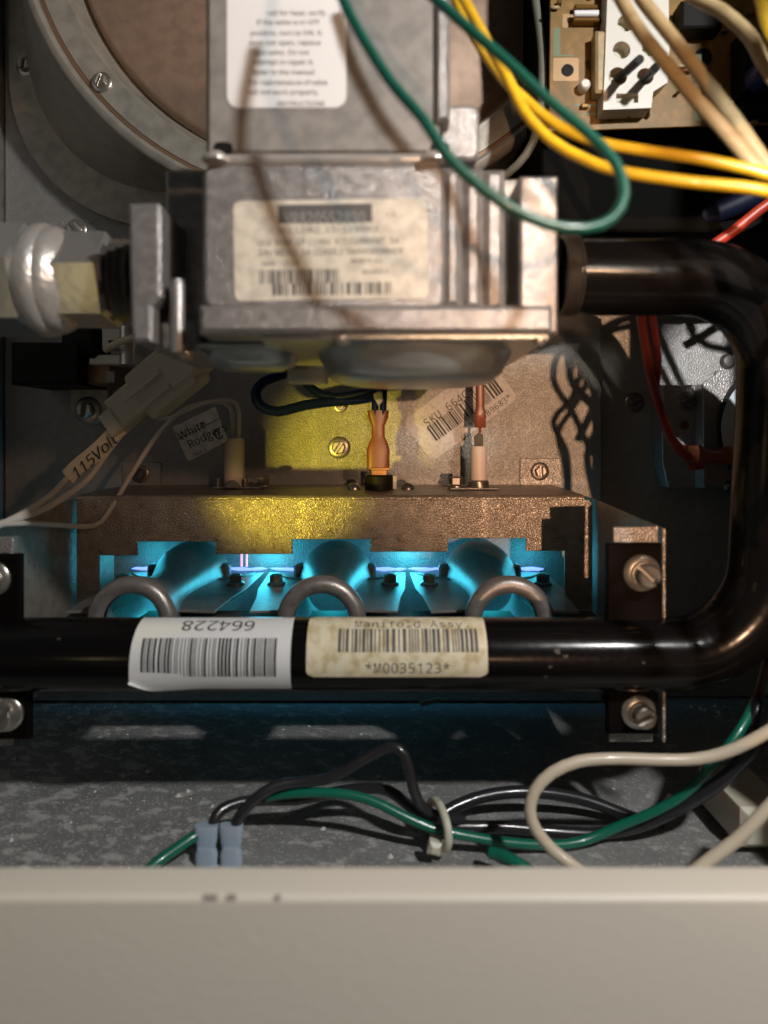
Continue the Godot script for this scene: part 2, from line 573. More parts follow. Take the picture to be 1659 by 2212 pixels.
func lamp(called: String, p: Vector3, c: Color, e: float, size: float) -> void:
	var l := OmniLight3D.new()
	l.name = numbered(called)
	l.position = p
	l.light_color = c.linear_to_srgb()
	l.light_energy = e
	l.light_size = size
	l.omni_range = 3.0
	l.omni_attenuation = 2.0
	l.shadow_enabled = true
	add_child(l)

func spot(called: String, p: Vector3, to: Vector3, c: Color, e: float, half: float, blend: float, size: float) -> void:
	var l := SpotLight3D.new()
	l.name = numbered(called)
	add_child(l)
	l.look_at_from_position(p, to)
	l.light_color = c.linear_to_srgb()
	l.light_energy = e
	l.light_size = size
	l.spot_range = 3.0
	l.spot_attenuation = 2.0
	l.spot_angle = half
	l.spot_angle_attenuation = blend
	l.shadow_enabled = true

func shell() -> void:
	var g := Geo.new()
	g.box(Vector3(0, -0.0045, -0.30), Vector3(0.62, 0.008, 0.30), 0.0)
	g.grid(1, 1, func(u: float, v: float) -> Vector3: return Vector3(lerpf(-0.31, 0.31, u), 0.0, lerpf(-0.15, -0.45, v)))
	struct("floor", g, M.floor)
	g = Geo.new()
	var a := at(10, 0, 417)
	var b := at(1300, 0, 417)
	g.box(Vector3((a.x + b.x) / 2, 0.22, -0.425), Vector3(b.x - a.x, 0.4372, 0.016), 0.0006)
	struct("back_wall", g, M.wall)
	g = Geo.new()
	g.box(Vector3((b.x + 0.32) / 2, 0.22, -0.431), Vector3(0.32 - b.x, 0.4372, 0.012), 0.0)
	struct("back_wall_return", g, M.wall)
	g = Geo.new()
	g.box(Vector3(-0.226, 0.22, -0.30), Vector3(0.004, 0.4372, 0.26), 0.0)
	g.box(Vector3(0.318, 0.22, -0.30), Vector3(0.004, 0.4372, 0.26), 0.0)
	struct("side_wall", g, M.side)

func unseen_shade_board() -> void:  # boards out of view, put in to keep lamp light off the right wall
	var g := Geo.new()
	g.box(Vector3(0.209, EYE + 0.120, -0.120), Vector3(0.218, 0.070, 0.004), 0.0008)
	var j := Geo.new()
	j.box(Vector3(0.235, 0.20, -0.198), Vector3(0.168, 0.40, 0.003), 0.0008)
	tag(obj("unseen_shade_upright", j, M.panel), "beige upright board out of view at the right, placed to shade the wall", "shade board")
	tag(obj("unseen_shade_board", g, M.panel), "beige board out of view above right, placed to shade the right wall", "cabinet rail")

func inducer() -> void:
	var c := at(700, -230, 345)
	var t := thing("inducer_housing", "large round stepped sheet metal blower housing with crimped rim at the upper left", "blower housing", c)
	# flange, hollow under the cup
	var outer := prect(18, -900, 1322, 492, 413, 330, 14)
	var inner := prect(62, -860, 1278, 417, 413, 310, 14)
	var g := Geo.new()
	g.prism(front(), outer, -0.4165, -0.4125, 0.0006)
	obj("mounting_flange", g, M.housing, t)
	g = Geo.new()
	var ra := []
	var rm := []
	var rb := []
	var r1 := px(672, 350)
	for i in inner.size():
		var p := inner[i]
		ra.append(Vector3(p.x, p.y, -0.4126))
		var dir := (p - Vector2(c.x, c.y)).normalized()
		var q := Vector2(c.x, c.y) + dir * r1
		rm.append(Vector3(lerpf(p.x, q.x, 0.12), lerpf(p.y, q.y, 0.12), -0.402))
		rb.append(Vector3(q.x, q.y, -0.350))
	g.loft(ra, rm)
	g.gid -= 1
	g.loft(rm, rb)
	obj("housing_cup", g, M.housing, t)
	var xf := Transform3D(Basis(Vector3.RIGHT, PI / 2), Vector3(c.x, c.y, 0))
	g = Geo.new()
	var k := 345.0
	g.lathe(xf, [Vector2(px(672, k), -0.352), Vector2(px(684, k), -0.350), Vector2(px(686, k), -0.347), Vector2(px(680, k), -0.345), Vector2(px(668, k), -0.344), Vector2(px(660, k), -0.345), Vector2(px(658, k), -0.349)], 96)
	obj("crimped_rim", g, M.housing, t)
	g = Geo.new()
	g.lathe(xf, [Vector2(px(658.5, k), -0.350), Vector2(px(658, k), -0.3475), Vector2(px(650, k), -0.3475), Vector2(px(650, k), -0.350)], 96)
	obj("rim_seam", g, M.seam, t)
	g = Geo.new()
	g.lathe(xf, [Vector2(px(650, k), -0.351), Vector2(px(649, k), -0.3472), Vector2(px(600, k), -0.3472), Vector2(px(594, k), -0.3485), Vector2(px(586, k), -0.358), Vector2(px(572, k), -0.3605)], 96)
	obj("cover_ring", g, M.housing, t)
	g = Geo.new()
	g.lathe(xf, [Vector2(px(573, k), -0.361), Vector2(px(566, k), -0.3555), Vector2(px(556, k), -0.3535), Vector2(px(300, k), -0.3525), Vector2(0, -0.3525)], 96)
	obj("cover_plate", g, M.cover, t)
	screw_parts(t, at(57, 145, 412.4), px(21, 412), 1.35, M.screw)
	screw_parts(t, at(220, 178, 347), px(22, 347), 1.15, M.screw)
	# slotted screw of the flange's edge
	wall_screw("slotted screw half hidden above the left pipe union", 165, 497, 413, 23, 2.1, M.screw, 12)

func control_board() -> void:
	# black tray behind the board
	var g := Geo.new()
	g.prism(front(), prect(1170, -420, 2050, 500, 312), -0.40, -0.312, 0.001)
	var tray := obj("control_tray", g, M.traypaint)
	tag(tray, "black painted metal tray behind the circuit board at upper right", "tray")
	var t := thing("control_board", "tan circuit board with a white plug socket and dark relays at upper right", "circuit board", at(1430, 280, 300))
	g = Geo.new()
	g.prism(front(), flat([[1192, -300], [2000, -300], [2000, 255], [1186, 284]], 300), -0.3016, -0.300, 0.0002)
	obj("board", g, M.pcb, t)
	for p in [[1195, 118, 1240, 122], [1195, 60, 1210, 118], [1240, 225, 1300, 230], [1260, 244, 1410, 248], [1210, 235, 1222, 262], [1500, 220, 1512, 260]]:
		g = Geo.new()
		g.prism(front(), prect(p[0], p[1], p[2], p[3], 300), -0.3001, -0.29992, 0.0)
		obj("printed_trace", g, M.trace, t)
	for p in [[1195, 125, 1250, 175], [1500, 180, 1560, 260], [1215, 30, 1240, 60]]:
		g = Geo.new()
		g.prism(front(), prect(p[0], p[1], p[2], p[3], 300, 4), -0.3001, -0.29994, 0.0)
		obj("copper_patch", g, M.copper, t)
	rng.seed = 12
	for k in 34:
		var q := Vector2(rng.randf_range(1196, 1300), rng.randf_range(-40, 270)) if k < 9 else Vector2(rng.randf_range(1455, 1660), rng.randf_range(5, 262))
		g = Geo.new()
		var v := rng.randf_range(-1, 1)
		var sz := rng.randf_range(7, 17)
		if k % 3 == 0:
			g.tube([at(q.x - sz, q.y, 298.6), at(q.x - sz * 0.6, q.y, 298.4), at(q.x, q.y + v, 298.4), at(q.x + sz * 0.6, q.y, 298.4), at(q.x + sz, q.y, 298.6)], px(4, 299), 8, [px(2, 299), px(4.5, 299), px(3.6, 299), px(4.5, 299), px(2, 299)])
			obj("resistor", g, [M.brown, M.tan, M.bluecap][k / 3 % 3], t)
		else:
			g.prism(front(), prect(q.x, q.y, q.x + sz, q.y + sz * rng.randf_range(0.5, 1.6), 299, 2), -0.300, -0.2985 + rng.randf() * 0.003, 0.0003)
			obj("chip_part", g, [M.blackplastic, M.copper, M.trace, M.amber, M.whiteplastic][rng.randi() % 5], t)
	# white socket with round wells
	g = Geo.new()
	var body := flat([[1314, -60], [1303, 237], [1407, 233], [1411, 198], [1442, 178], [1446, 120], [1444, -60]], 291)
	var holes := [[1343, 108, 19], [1335, 165, 20], [1394, 165, 18], [1352, 50, 18], [1404, 105, 17]]
	# the wells are real: body is a ring of faces round each well, made by a boolean
	var csg := CSGCombiner3D.new()
	csg.name = "socket"
	t.add_child(csg)
	csg.position = -t.position
	var ext := CSGPolygon3D.new()
	ext.name = "socket_body"
	ext.polygon = body
	ext.depth = 0.009
	ext.position = Vector3(0, 0, -0.291)
	ext.material = M.whiteplastic
	csg.add_child(ext)
	for h in holes:
		var cy := CSGCylinder3D.new()
		cy.name = "well"
		cy.operation = CSGShape3D.OPERATION_SUBTRACTION
		cy.radius = px(h[2], 291)
		cy.height = 0.012
		cy.sides = 24
		var q := at(h[0], h[1], 291)
		cy.transform = Transform3D(Basis(Vector3.RIGHT, PI / 2), q + Vector3(0, 0, 0.0))
		cy.material = M.nylon
		csg.add_child(cy, true)
	var slot := CSGBox3D.new()
	slot.name = "slot"
	slot.operation = CSGShape3D.OPERATION_SUBTRACTION
	slot.size = Vector3(px(48, 291), px(20, 291), 0.006)
	slot.position = at(1355, 212, 291)
	slot.material = M.nylon
	csg.add_child(slot)
	# black pins standing out of two wells
	for p in [[[1336, 170, 296], [1382, 128, 270]], [[1392, 172, 296], [1416, 146, 272]]]:
		g = Geo.new()
		g.tube([at(p[0][0], p[0][1], p[0][2]), at(p[1][0], p[1][1], p[1][2])], px(9, 291), 10)
		obj("black_lead", g, M.blackplastic, t)
	# components
	g = Geo.new()
	g.prism(front(), prect(1272, 85, 1310, 222, 300, 8), -0.300, -0.292, 0.001)
	obj("relay", g, M.tan, t)
	g = Geo.new()
	g.lathe(Transform3D(Basis(Vector3.RIGHT, PI / 2), at(1258, 192, 300)), [Vector2(px(12, 300), 0), Vector2(px(12, 300), 0.004), Vector2(px(8, 300), 0.005), Vector2(0, 0.005)], 16)
	obj("capacitor", g, M.whiteplastic, t)
	g = Geo.new()
	for p in [[1240, 10, 1292, 22], [1236, 38, 1296, 50]]:
		g.prism(front(), prect(p[0], p[1], p[2], p[3], 297, 3), -0.300, -0.296, 0.0005)
	obj("fuse_clip", g, M.amber, t)
	g = Geo.new()
	g.tube([at(1240, 30, 296), at(1292, 29, 296)], px(7, 296), 10)
	obj("fuse", g, M.label, t)
	for p in [[1226, 152, 13], [1518, 125, 20]]:  # flat black discs for the dark inside two holes
		g = Geo.new()
		g.lathe(Transform3D(Basis(Vector3.RIGHT, PI / 2), at(p[0], p[1], 299.9)), [Vector2(px(p[2], 300), 0), Vector2(px(p[2], 300), 0.0004), Vector2(0, 0.0004)], 20)
		obj("dark_hole_disc", g, M.blackplastic, t)
	g = Geo.new()
	g.prism(front(), prect(1575, 95, 1720, 230, 300, 4), -0.300, -0.288, 0.0008)
	obj("relay", g, M.blackplastic, t)
	g = Geo.new()
	g.prism(front(), prect(1450, 30, 1540, 90, 300, 4), -0.300, -0.290, 0.0008)
	obj("relay", g, M.blackplastic, t)
	g = Geo.new()
	g.prism(front(), prect(1580, 235, 1700, 268, 300, 4), -0.300, -0.292, 0.0008)
	obj("relay", g, M.blackplastic, t)
	g = Geo.new()
	g.lathe(Transform3D(Basis(Vector3.RIGHT, PI / 2), at(1636, 172, 288)), [Vector2(px(28, 288), 0), Vector2(px(28, 288), 0.006), Vector2(px(24, 288), 0.008), Vector2(0, 0.008)], 20)
	obj("capacitor", g, M.bluecap, t)
	g = Geo.new()
	for x in [1314, 1358, 1400]:
		g.tube([at(x, 236, 296), at(x, 252, 299)], px(4, 298), 8)
	obj("solder_pin", g, M.amber, t)

func burner_box() -> void:
	var base := at(720, 1330, 350)
	var t := thing("burner_box", "galvanised burner box with a notched front plate above the three burners", "burner box", base)
	var g := Geo.new()
	var o := flat([[165, 1079], [1272, 1079], [1280, 1090], [1280, 1480], [1220, 1480], [1220, 1190], [1136, 1190], [1136, 1163], [968, 1163], [968, 1192], [800, 1192], [800, 1165], [632, 1165], [632, 1197], [465, 1197], [465, 1170], [297, 1170], [297, 1200], [215, 1200], [215, 1480], [165, 1480]], 350)
	g.prism(front(), o, -0.3512, -0.350, 0.00025)
	obj("front_plate", g, M.boxsteel, t)
	# folded top edge and top sheet
	g = Geo.new()
	var l := at(165, 1079, 350)
	var r := at(1262, 1079, 350)
	var prof := []
	for k in 7:
		var a := PI / 2 * k / 6
		prof.append(Vector2(-0.350 - 0.0022 + 0.0022 * cos(a), l.y + 0.0022 * sin(a)))
	prof.append(Vector2(-0.4168, l.y + 0.0030))
	for k in prof.size() - 1:
		g.quad(Vector3(l.x, prof[k].y, prof[k].x), Vector3(r.x, prof[k].y, prof[k].x), Vector3(r.x, prof[k + 1].y, prof[k + 1].x), Vector3(l.x, prof[k + 1].y, prof[k + 1].x), 1)
	# underside, 1.2 mm below
	g.quad(Vector3(l.x, l.y - 0.0012, -0.3513), Vector3(l.x, l.y + 0.0016, -0.4168), Vector3(r.x, l.y + 0.0016, -0.4168), Vector3(r.x, l.y - 0.0012, -0.3513))
	obj("top_sheet", g, M.boxsteel, t)
	# side plates that run forward to the manifold brackets
	for s in [0, 1]:
		var x: float = at(160, 0, 350).x if s == 0 else at(1286, 0, 350).x
		g = Geo.new()
		var y0 := at(0, 1079, 350).y
		var y1 := at(0, 1140, 268).y
		var yb := at(0, 1602, 266).y
		var basis := Basis(Vector3(0, 0, -1), Vector3(0, 1, 0), Vector3(1, 0, 0))
		var th := 0.0012
		g.prism(Transform3D(basis, Vector3(x, 0, 0)), PackedVector2Array([Vector2(0.2655, yb), Vector2(0.402, yb), Vector2(0.402, y0), Vector2(0.352, y0), Vector2(0.2655, y1)]), -th if s == 0 else 0.0, 0.0 if s == 0 else th, 0.0002)
		obj("side_plate", g, M.boxsteel, t)
		# turned flanges behind the brackets
		g = Geo.new()
		if s == 0:
			g.prism(front(), flat([[-60, 1160], [28, 1160], [28, 1610], [-60, 1610]], 266.5), -0.2675, -0.2664, 0.0003)
		else:
			g.prism(front(), flat([[1325, 1139], [1422, 1136], [1422, 1175], [1410, 1603], [1316, 1603], [1325, 1175]], 266.5), -0.2675, -0.2664, 0.0003)
		obj("turned_flange", g, M.steel, t)
	# ears screwed to the wall
	for e in [[265, 998, 348, 1055, 302, 1023, 0.9], [1123, 990, 1212, 1048, 1166, 1018, 1.6]]:
		g = Geo.new()
		g.prism(front(), prect(e[0], e[1], e[2], e[3], 416, 5), -0.4172, -0.4155, 0.0003)
		obj("mounting_ear", g, M.steel, t)
		screw_parts(t, at(e[4], e[5], 415.4), px(20, 416), e[6], M.darkscrew, 6)
	# rail under the burners
	g = Geo.new()
	g.box(Vector3(at(722, 0, 350).x, EYE - 0.0845, -0.336), Vector3(0.252, 0.0015, 0.024), 0.0003)
	g.box(Vector3(at(722, 0, 350).x, EYE - 0.0945, -0.3245), Vector3(0.252, 0.0185, 0.0014), 0.0003)
	obj("burner_rail", g, M.sooty, t)
	g = Geo.new()
	g.box(Vector3(at(722, 0, 350).x, EYE - 0.0990, -0.378), Vector3(0.252, 0.0012, 0.058), 0.0003)
	obj("added_bottom_sheet", g, M.boxsteel, t)  # sheet added to keep flame light off the floor

func burners() -> void:
	var names := ["left steel venturi burner with its bell mouth behind the white barcode sticker", "middle steel venturi burner with its bell mouth behind the gap between the two pipe stickers", "right steel venturi burner with its bell mouth above bare black pipe"]
	var xs := [-0.1065, -0.0264, 0.0530]
	var y := EYE - 0.0765
	var first: Node3D
	for q in [[-0.136, 0.00028], [-0.0665, 0.00080], [0.0133, 0.00080], [0.0835, 0.00028]]:     # light of the flames where they run together beside the heads
		lamp("flame_light", Vector3(q[0], y + 0.009, -0.4045), Color(0.06, 0.70, 0.98), q[1], 0.006)
	for i in 3:
		if i == 0:
			first = make_burner(Vector3(xs[0], y, -0.297), names[0])
		else:
			var c: Node3D = first.duplicate()
			c.name = numbered("burner")
			add_child(c)
			c.position = Vector3(xs[i], y, -0.297)
			tag(c, names[i], "burner", "gas burners in a row")
		# flame: a flat sheet of fire at the back of the head, and its light
		var fp := Vector3(xs[i], y + 0.0018, -0.4098)
		var g := Geo.new()
		rng.seed = 40 + i
		var line := []
		var fat := []
		for k in 25:
			var f := k / 24.0
			line.append(fp + Vector3(lerpf(-0.0392, 0.0392, f), 0.0006 * rng.randf(), 0.0012 * sin(f * 9.0)))
			fat.append(0.0007 + 0.0006 * rng.randf() if k > 0 and k < 24 else 0.0002)
		g.tube(line, 0.001, 8, fat)
		var fl := obj("burner_flame", g, M.flame)
		tag(fl, ["blue flame along the back of the left burner", "blue flame along the back of the middle burner", "blue flame along the back of the right burner"][i], "flame", "burner flames")
		# a glow bead added inside the burner tube to light its mouth
		g = Geo.new()
		var jp := Vector3(xs[i], y + 0.0088, -0.364)
		g.lathe(Transform3D(Basis(Vector3.RIGHT, -PI / 2), jp), [Vector2(0, -0.003), Vector2(0.0012, -0.002), Vector2(0.0016, 0), Vector2(0.001, 0.004), Vector2(0, 0.007)], 12)
		var bead_glow := obj("added_bead", g, M.bead_glow)
		tag(bead_glow, ["tiny cyan glow bead added inside the left burner mouth", "tiny cyan glow bead added inside the middle burner mouth", "tiny cyan glow bead added inside the right burner mouth"][i], "flame", "added glow beads in the burner mouths")
		var al := AreaLight3D.new()  # area light added with the bead
		al.name = numbered("added_bead_light")
		al.area_size = Vector2(0.004, 0.004)
		al.light_color = Color(0.03, 0.70, 0.95).linear_to_srgb()
		al.light_energy = 0.0013
		al.area_range = 0.3
		al.shadow_enabled = true
		add_child(al)
		al.look_at_from_position(jp + Vector3(0, -0.0022, 0.001), jp + Vector3(0, -1.0, 0.0), Vector3.BACK)

func make_burner(p: Vector3, label: String) -> Node3D:
	var t := thing("burner", label, "burner", p, "gas burners in a row")
	var xf := Transform3D(Basis(Vector3.RIGHT, -PI / 2), p)     # local y runs back, away from the lens
	var g := Geo.new()
	# rolled bell lip
	var lip := []
	for k in 15:
		var a := -PI * 0.85 + PI * 1.75 * k / 14.0
		lip.append(Vector2(0.0152 + 0.0038 * cos(a), 0.0036 + 0.0038 * sin(a)))
	lip.reverse()
	g.lathe(xf, lip, 48)
	obj("bell_lip", g, M.burner, t)
	g = Geo.new()
	# outside then inside of the venturi, one shell
	var outer := [Vector2(0.0176, 0.006), Vector2(0.0172, 0.012), Vector2(0.0150, 0.022), Vector2(0.0130, 0.032), Vector2(0.0122, 0.044), Vector2(0.0124, 0.056), Vector2(0.0140, 0.068), Vector2(0.0172, 0.080), Vector2(0.0195, 0.090), Vector2(0.0200, 0.103)]
	var inner := []
	for v in outer:
		inner.append(v - Vector2(0.0009, 0))
	inner.reverse()
	for k in 4:
		inner[inner.size() - 1 - k] = [Vector2(0.0118, 0.004), Vector2(0.0136, 0.010), Vector2(0.0132, 0.020), Vector2(0.0122, 0.032)][k]
	var rev := outer.duplicate()
	g.lathe(xf, rev, 40)
	g.lathe(xf, inner, 40)
	obj("venturi_tube", g, M.burner, t)
	# stamped ears on the head
	for s in [-1, 1]:
		g = Geo.new()
		g.prism(Transform3D(Basis.IDENTITY, p + Vector3(s * 0.0195, 0.004, -0.091)), rrect(-0.0035, -0.006, 0.0025, 0.0045, 0.0024), -0.006, 0.001, 0.0012)
		obj("head_ear", g, M.burner, t)
	# flange wings at the level of the axis
	var flatb := Basis(Vector3(1, 0, 0), Vector3(0, 0, -1), Vector3(0, 1, 0))
	for s in [-1, 1]:
		g = Geo.new()
		var w := PackedVector2Array([Vector2(s * 0.0130, 0.016), Vector2(s * 0.0325, 0.013), Vector2(s * 0.0345, 0.040), Vector2(s * 0.0372, 0.060), Vector2(s * 0.0385, 0.104), Vector2(s * 0.0190, 0.108), Vector2(s * 0.0170, 0.080), Vector2(s * 0.0118, 0.062), Vector2(s * 0.0118, 0.034)])
		g.prism(Transform3D(flatb, p + Vector3(0, 0.0016, 0)), w, -0.0012, 0.0, 0.0003)
		var wing := obj("flange_wing", g, M.burner, t)
		# embossed ridge across the wing
		g = Geo.new()
		g.tube([p + Vector3(s * 0.0165, 0.0012, -0.083), p + Vector3(s * 0.026, 0.0014, -0.088), p + Vector3(s * 0.034, 0.0012, -0.100)], 0.0012, 8)
		obj("ridge", g, M.burner, wing)
		top_bolt(t, "bolt", p + Vector3(s * 0.0295, 0.0017, -0.071), 0.0047, M.darkscrew if s > 0 else M.screw, 0.3 * s)
	return t

func gas_valve() -> void:
	var t := thing("gas_valve", "cast aluminium gas valve with two paper labels and a stamped steel underside", "gas valve", at(740, 740, 240))
	var g := Geo.new()
	# main casting
	g.prism(front(), prect(437, 352, 962, 668, 200, 26, 6), -0.285, -0.2000, 0.0012)
	obj("body", g, M.cast, t)
	g = Geo.new()
	g.prism(front(), prect(355, 365, 470, 700, 232, 4), -0.288, -0.232, 0.001)
	obj("body_side", g, M.cast, t)
	# stepped ribs on the right
	for r in [[950, 352, 1006, 672, 201.5, 16], [992, 352, 1052, 676, 204, 18], [1036, 356, 1100, 680, 205.5, 18]]:
		g = Geo.new()
		g.prism(front(), prect(r[0], r[1], r[2], r[3], r[4], r[5]), -0.282, -r[4] * 0.001, 0.0021)
		obj("rib", g, M.cast, t)
	g = Geo.new()
	g.prism(front(), prect(1085, 385, 1130, 700, 226), -0.284, -0.226, 0.0008)
	obj("outlet_neck", g, M.cast, t)
	# inlet and outlet blocks
	g = Geo.new()
	g.prism(front(), prect(1122, 379, 1207, 722, 207, 3), -0.279, -0.207, 0.0008)
	obj("outlet_block", g, M.cast, t)
	g = Geo.new()
	g.prism(front(), flat([[274, 440], [277, 437], [341, 436], [347, 446], [347, 640], [328, 662], [328, 738], [286, 738], [282, 700]], 206), -0.275, -0.206, 0.0010)
	obj("inlet_block", g, M.cast, t)
	# lower ledge
	g = Geo.new()
	g.prism(front(), prect(428, 658, 1196, 722, 197, 4), -0.280, -0.1965, 0.0014)
	g.prism(front(), prect(330, 690, 432, 758, 214, 3), -0.270, -0.214, 0.001)
	obj("lower_ledge", g, M.cast, t)
	g = Geo.new()
	g.lathe(Transform3D(Basis.IDENTITY, at(384, 762, 209)), [Vector2(0, 0), Vector2(px(17, 209), 0), Vector2(px(17, 209), px(145, 209)), Vector2(px(13, 209), px(158, 209)), Vector2(0, px(160, 209))], 20)
	obj("post", g, M.cast, t)
	# upper cover with side columns
	g = Geo.new()
	g.prism(front(), prect(440, -140, 956, 337, 204, 10), -0.285, -0.204, 0.0012)
	obj("upper_cover", g, M.castcover, t)
	for r in [[940, -140, 974, 262, 202, 4], [950, 226, 1036, 345, 209, 18]]:
		g = Geo.new()
		g.prism(front(), prect(r[0], r[1], r[2], r[3], r[4], r[5]), -0.283, -r[4] * 0.001, 0.001)
		obj("cover_column", g, M.cast, t)
	# bright rolled rail between cover and body, screws, and black patches for the shade in their wells
	g = Geo.new()
	g.tube([at(448, 347, 201), at(946, 345, 201)], px(12, 201), 16)
	obj("cover_rail", g, M.chrome, t)
	for x in [466, 936]:
		g = Geo.new()
		g.lathe(Transform3D(Basis.IDENTITY, at(x, 349, 199)), [Vector2(0, 0), Vector2(px(28, 199), 0), Vector2(px(28, 199), px(6, 199)), Vector2(px(19, 199), px(17, 199)), Vector2(0, px(21, 199))], 20)
		obj("cover_screw", g, M.chrome, t)
		g = Geo.new()
		g.prism(front(), prect(x - 6, 306, x + 36, 334, 203.6, 12), -0.2045, -0.2037, 0.0001)
		obj("dark_well_patch", g, M.blackplastic, t)
	# stamped steel underside: two diaphragm pans
	g = Geo.new()
	g.prism(front(), prect(560, 719, 1188, 736, 200, 2), -0.270, -0.200, 0.0006)
	obj("pan_plate", g, M.pan, t)
	g = Geo.new()
	var cp := at(895, 738, 232)
	cp.z = -0.234
	var u := 0.0001525
	g.lathe(Transform3D(Basis.IDENTITY, cp), [Vector2(0, -92 * u), Vector2(140 * u, -92 * u), Vector2(168 * u, -86 * u), Vector2(186 * u, -70 * u), Vector2(205 * u, -34 * u), Vector2(212 * u, -10 * u), Vector2(224 * u, -4 * u), Vector2(226 * u, 3 * u), Vector2(0, 3 * u)], 56)
	obj("diaphragm_pan", g, M.pan, t)
	g = Geo.new()
	var cq := at(545, 738, 236)
	cq.z = -0.236
	g.lathe(Transform3D(Basis.IDENTITY, cq), [Vector2(0, -62 * u), Vector2(70 * u, -62 * u), Vector2(92 * u, -52 * u), Vector2(108 * u, -16 * u), Vector2(128 * u, -8 * u), Vector2(130 * u, 5 * u), Vector2(0, 5 * u)], 44)
	obj("diaphragm_pan", g, M.pan, t)
	g = Geo.new()
	g.prism(front(), prect(372, 738, 600, 750, 214, 3), -0.262, -0.214, 0.0006)
	obj("pan_plate", g, M.pan, t)
	for s in [[738, 737, 198, 18], [1165, 738, 199, 14], [402, 770, 213, 16]]:
		g = Geo.new()
		g.lathe(Transform3D(Basis(Vector3.RIGHT, PI), at(s[0], s[1] - 8, s[2])), [Vector2(px(s[3], s[2]), 0), Vector2(px(s[3], s[2]), px(8, s[2])), Vector2(px(s[3] * 0.7, s[2]), px(17, s[2])), Vector2(0, px(20, s[2]))], 18)
		obj("pan_screw", g, M.screw, t)
	g = Geo.new()
	g.prism(front(), prect(618, 790, 705, 828, 250, 6), -0.262, -0.250, 0.001)
	obj("vent_cap", g, M.plug, t)
	# paper label on the body
	g = Geo.new()
	var tilt := Basis(Vector3.BACK, 0.016)
	var c := at(715, 539, 199.8)
	var lw := px(420, 199.8)
	var lh := px(216, 199.8)
	g.prism(Transform3D(tilt, c), rrect(-lw / 2, -lh / 2, lw / 2, lh / 2, px(16, 200)), -0.0002, 0.0, 0.0)
	var lab := obj("body_label", g, M.bodylabel, t)
	g = Geo.new()
	var on := func(x: float, y: float) -> Vector3: return c + tilt * Vector3(x, y, 0.00006)
	var k := px(1, 199.8)
	g.prism(Transform3D(tilt, c), rrect(-113 * k, 58 * k, 90 * k, 98 * k, 0.0001), 0.00002, 0.00005, 0.0)
	for row in [[-4, 48, 12, "REG 3.5 W.C. 2.5 - 5.0 RANGE"], [-5, 22, 13, "USE MAX. LP CONV. KIT CURRENT .5A"], [0, 0, 13, "24V 60 HZ .5A CLASS 2 TRANSFORMER"], [-110, -25, 10, "9444 7.25 A2"], [75, -22, 10, "R84070 A3"], [95, -46, 10, "404463 F"], [130, 78, 10, "+ 2"]]:
		var q: Array = row
		g.text(q[3], sans, q[2] * k, func(x: float, y: float) -> Vector3: return on.call(x + q[0] * k, y + q[1] * k - q[2] * k * 0.4))
	bars(g, -155 * k, 15 * k, -72 * k, -42 * k, 5, on, 1, 3.4 * k)
	bars(g, -128 * k, 130 * k, -98 * k, -72 * k, 9, on, 1, 3.6 * k)
	var pr := obj("print", g, M.greyink, lab)
	g = Geo.new()
	g.text("VR8205S2890", mono, 27 * k, func(x: float, y: float) -> Vector3: return c + tilt * Vector3(x * 0.70 - 12 * k, y + 67 * k, 0.0001))
	obj("reversed_print", g, M.paleprint, lab)
	# paper label on the cover
	g = Geo.new()
	g.prism(front(), prect(490, -120, 748, 233, 203.8, 26), -0.2042, -0.2037, 0.0)
	lab = obj("cover_label", g, M.label, t)
	g = Geo.new()
	var rows := [[625, -25, "Do not use this valve"], [640, 28, "call for heat, verify"], [622, 48, "If the valve is in OFF"], [618, 71, "position, turn to ON. It"], [615, 92, "does not open, replace"], [610, 113, "gas valve. Do not"], [612, 134, "attempt to repair it."], [612, 156, "Refer to the manual"], [622, 178, "For maintenance of valve"], [612, 199, "will not work properly."], [650, 224, "INSTRUCTIONS"]]
	for row in rows:
		var q: Array = row
		var o := at(q[0], q[1], 203.6)
		var hh: float = 11.0
		g.text(q[2], sans, px(hh, 203.6), func(x: float, y: float) -> Vector3: return o + Vector3(x * 0.98, y, 0))
	obj("print", g, M.greyink, lab)

func pipe_union() -> void:
	var d := 240.0
	var t := thing("pipe_union", "silver zinc pipe union with large hex nuts entering the valve at the left", "pipe fitting", at(120, 720, d))
	var c := at(0, 607, d)
	var hexr := px(122, 225)
	var X := func(x: float) -> Transform3D: return along(Vector3.RIGHT, Vector3(at(x, 0, d).x, c.y, c.z))
	var g := Geo.new()
	var len0 := px(165, d)
	g.lathe(X.call(-80.0), [Vector2(0, 0), Vector2(hexr * 0.92, 0), Vector2(hexr * 1.06, 0.002), Vector2(hexr * 1.06, len0 - 0.002), Vector2(hexr * 0.95, len0), Vector2(0, len0)], 6, 0.18, true)
	obj("union_nut", g, M.zinc, t)
	g = Geo.new()
	var q := px(1.1, d)
	g.lathe(X.call(76.0), [Vector2(98 * q, 0), Vector2(104 * q, 10 * q), Vector2(110 * q, 20 * q), Vector2(109 * q, 34 * q), Vector2(103 * q, 42 * q), Vector2(104 * q, 50 * q), Vector2(99 * q, 62 * q), Vector2(88 * q, 76 * q), Vector2(0, 76 * q)], 40)
	obj("collar", g, M.sealed, t)
	g = Geo.new()
	g.lathe(X.call(146.0), [Vector2(0, 0), Vector2(84 * q, 0), Vector2(94 * q, 8 * q), Vector2(94 * q, 88 * q), Vector2(84 * q, 96 * q), Vector2(0, 96 * q)], 6, 0.14, true)
	obj("hex_nut", g, M.zinc, t)
	g = Geo.new()
	var prof := []
	for k in 9:
		prof.append(Vector2((80 if k % 2 else 72) * q, k * 7 * q))
	g.lathe(X.call(238.0), prof, 32)
	obj("threaded_nipple", g, M.darkscrew, t)

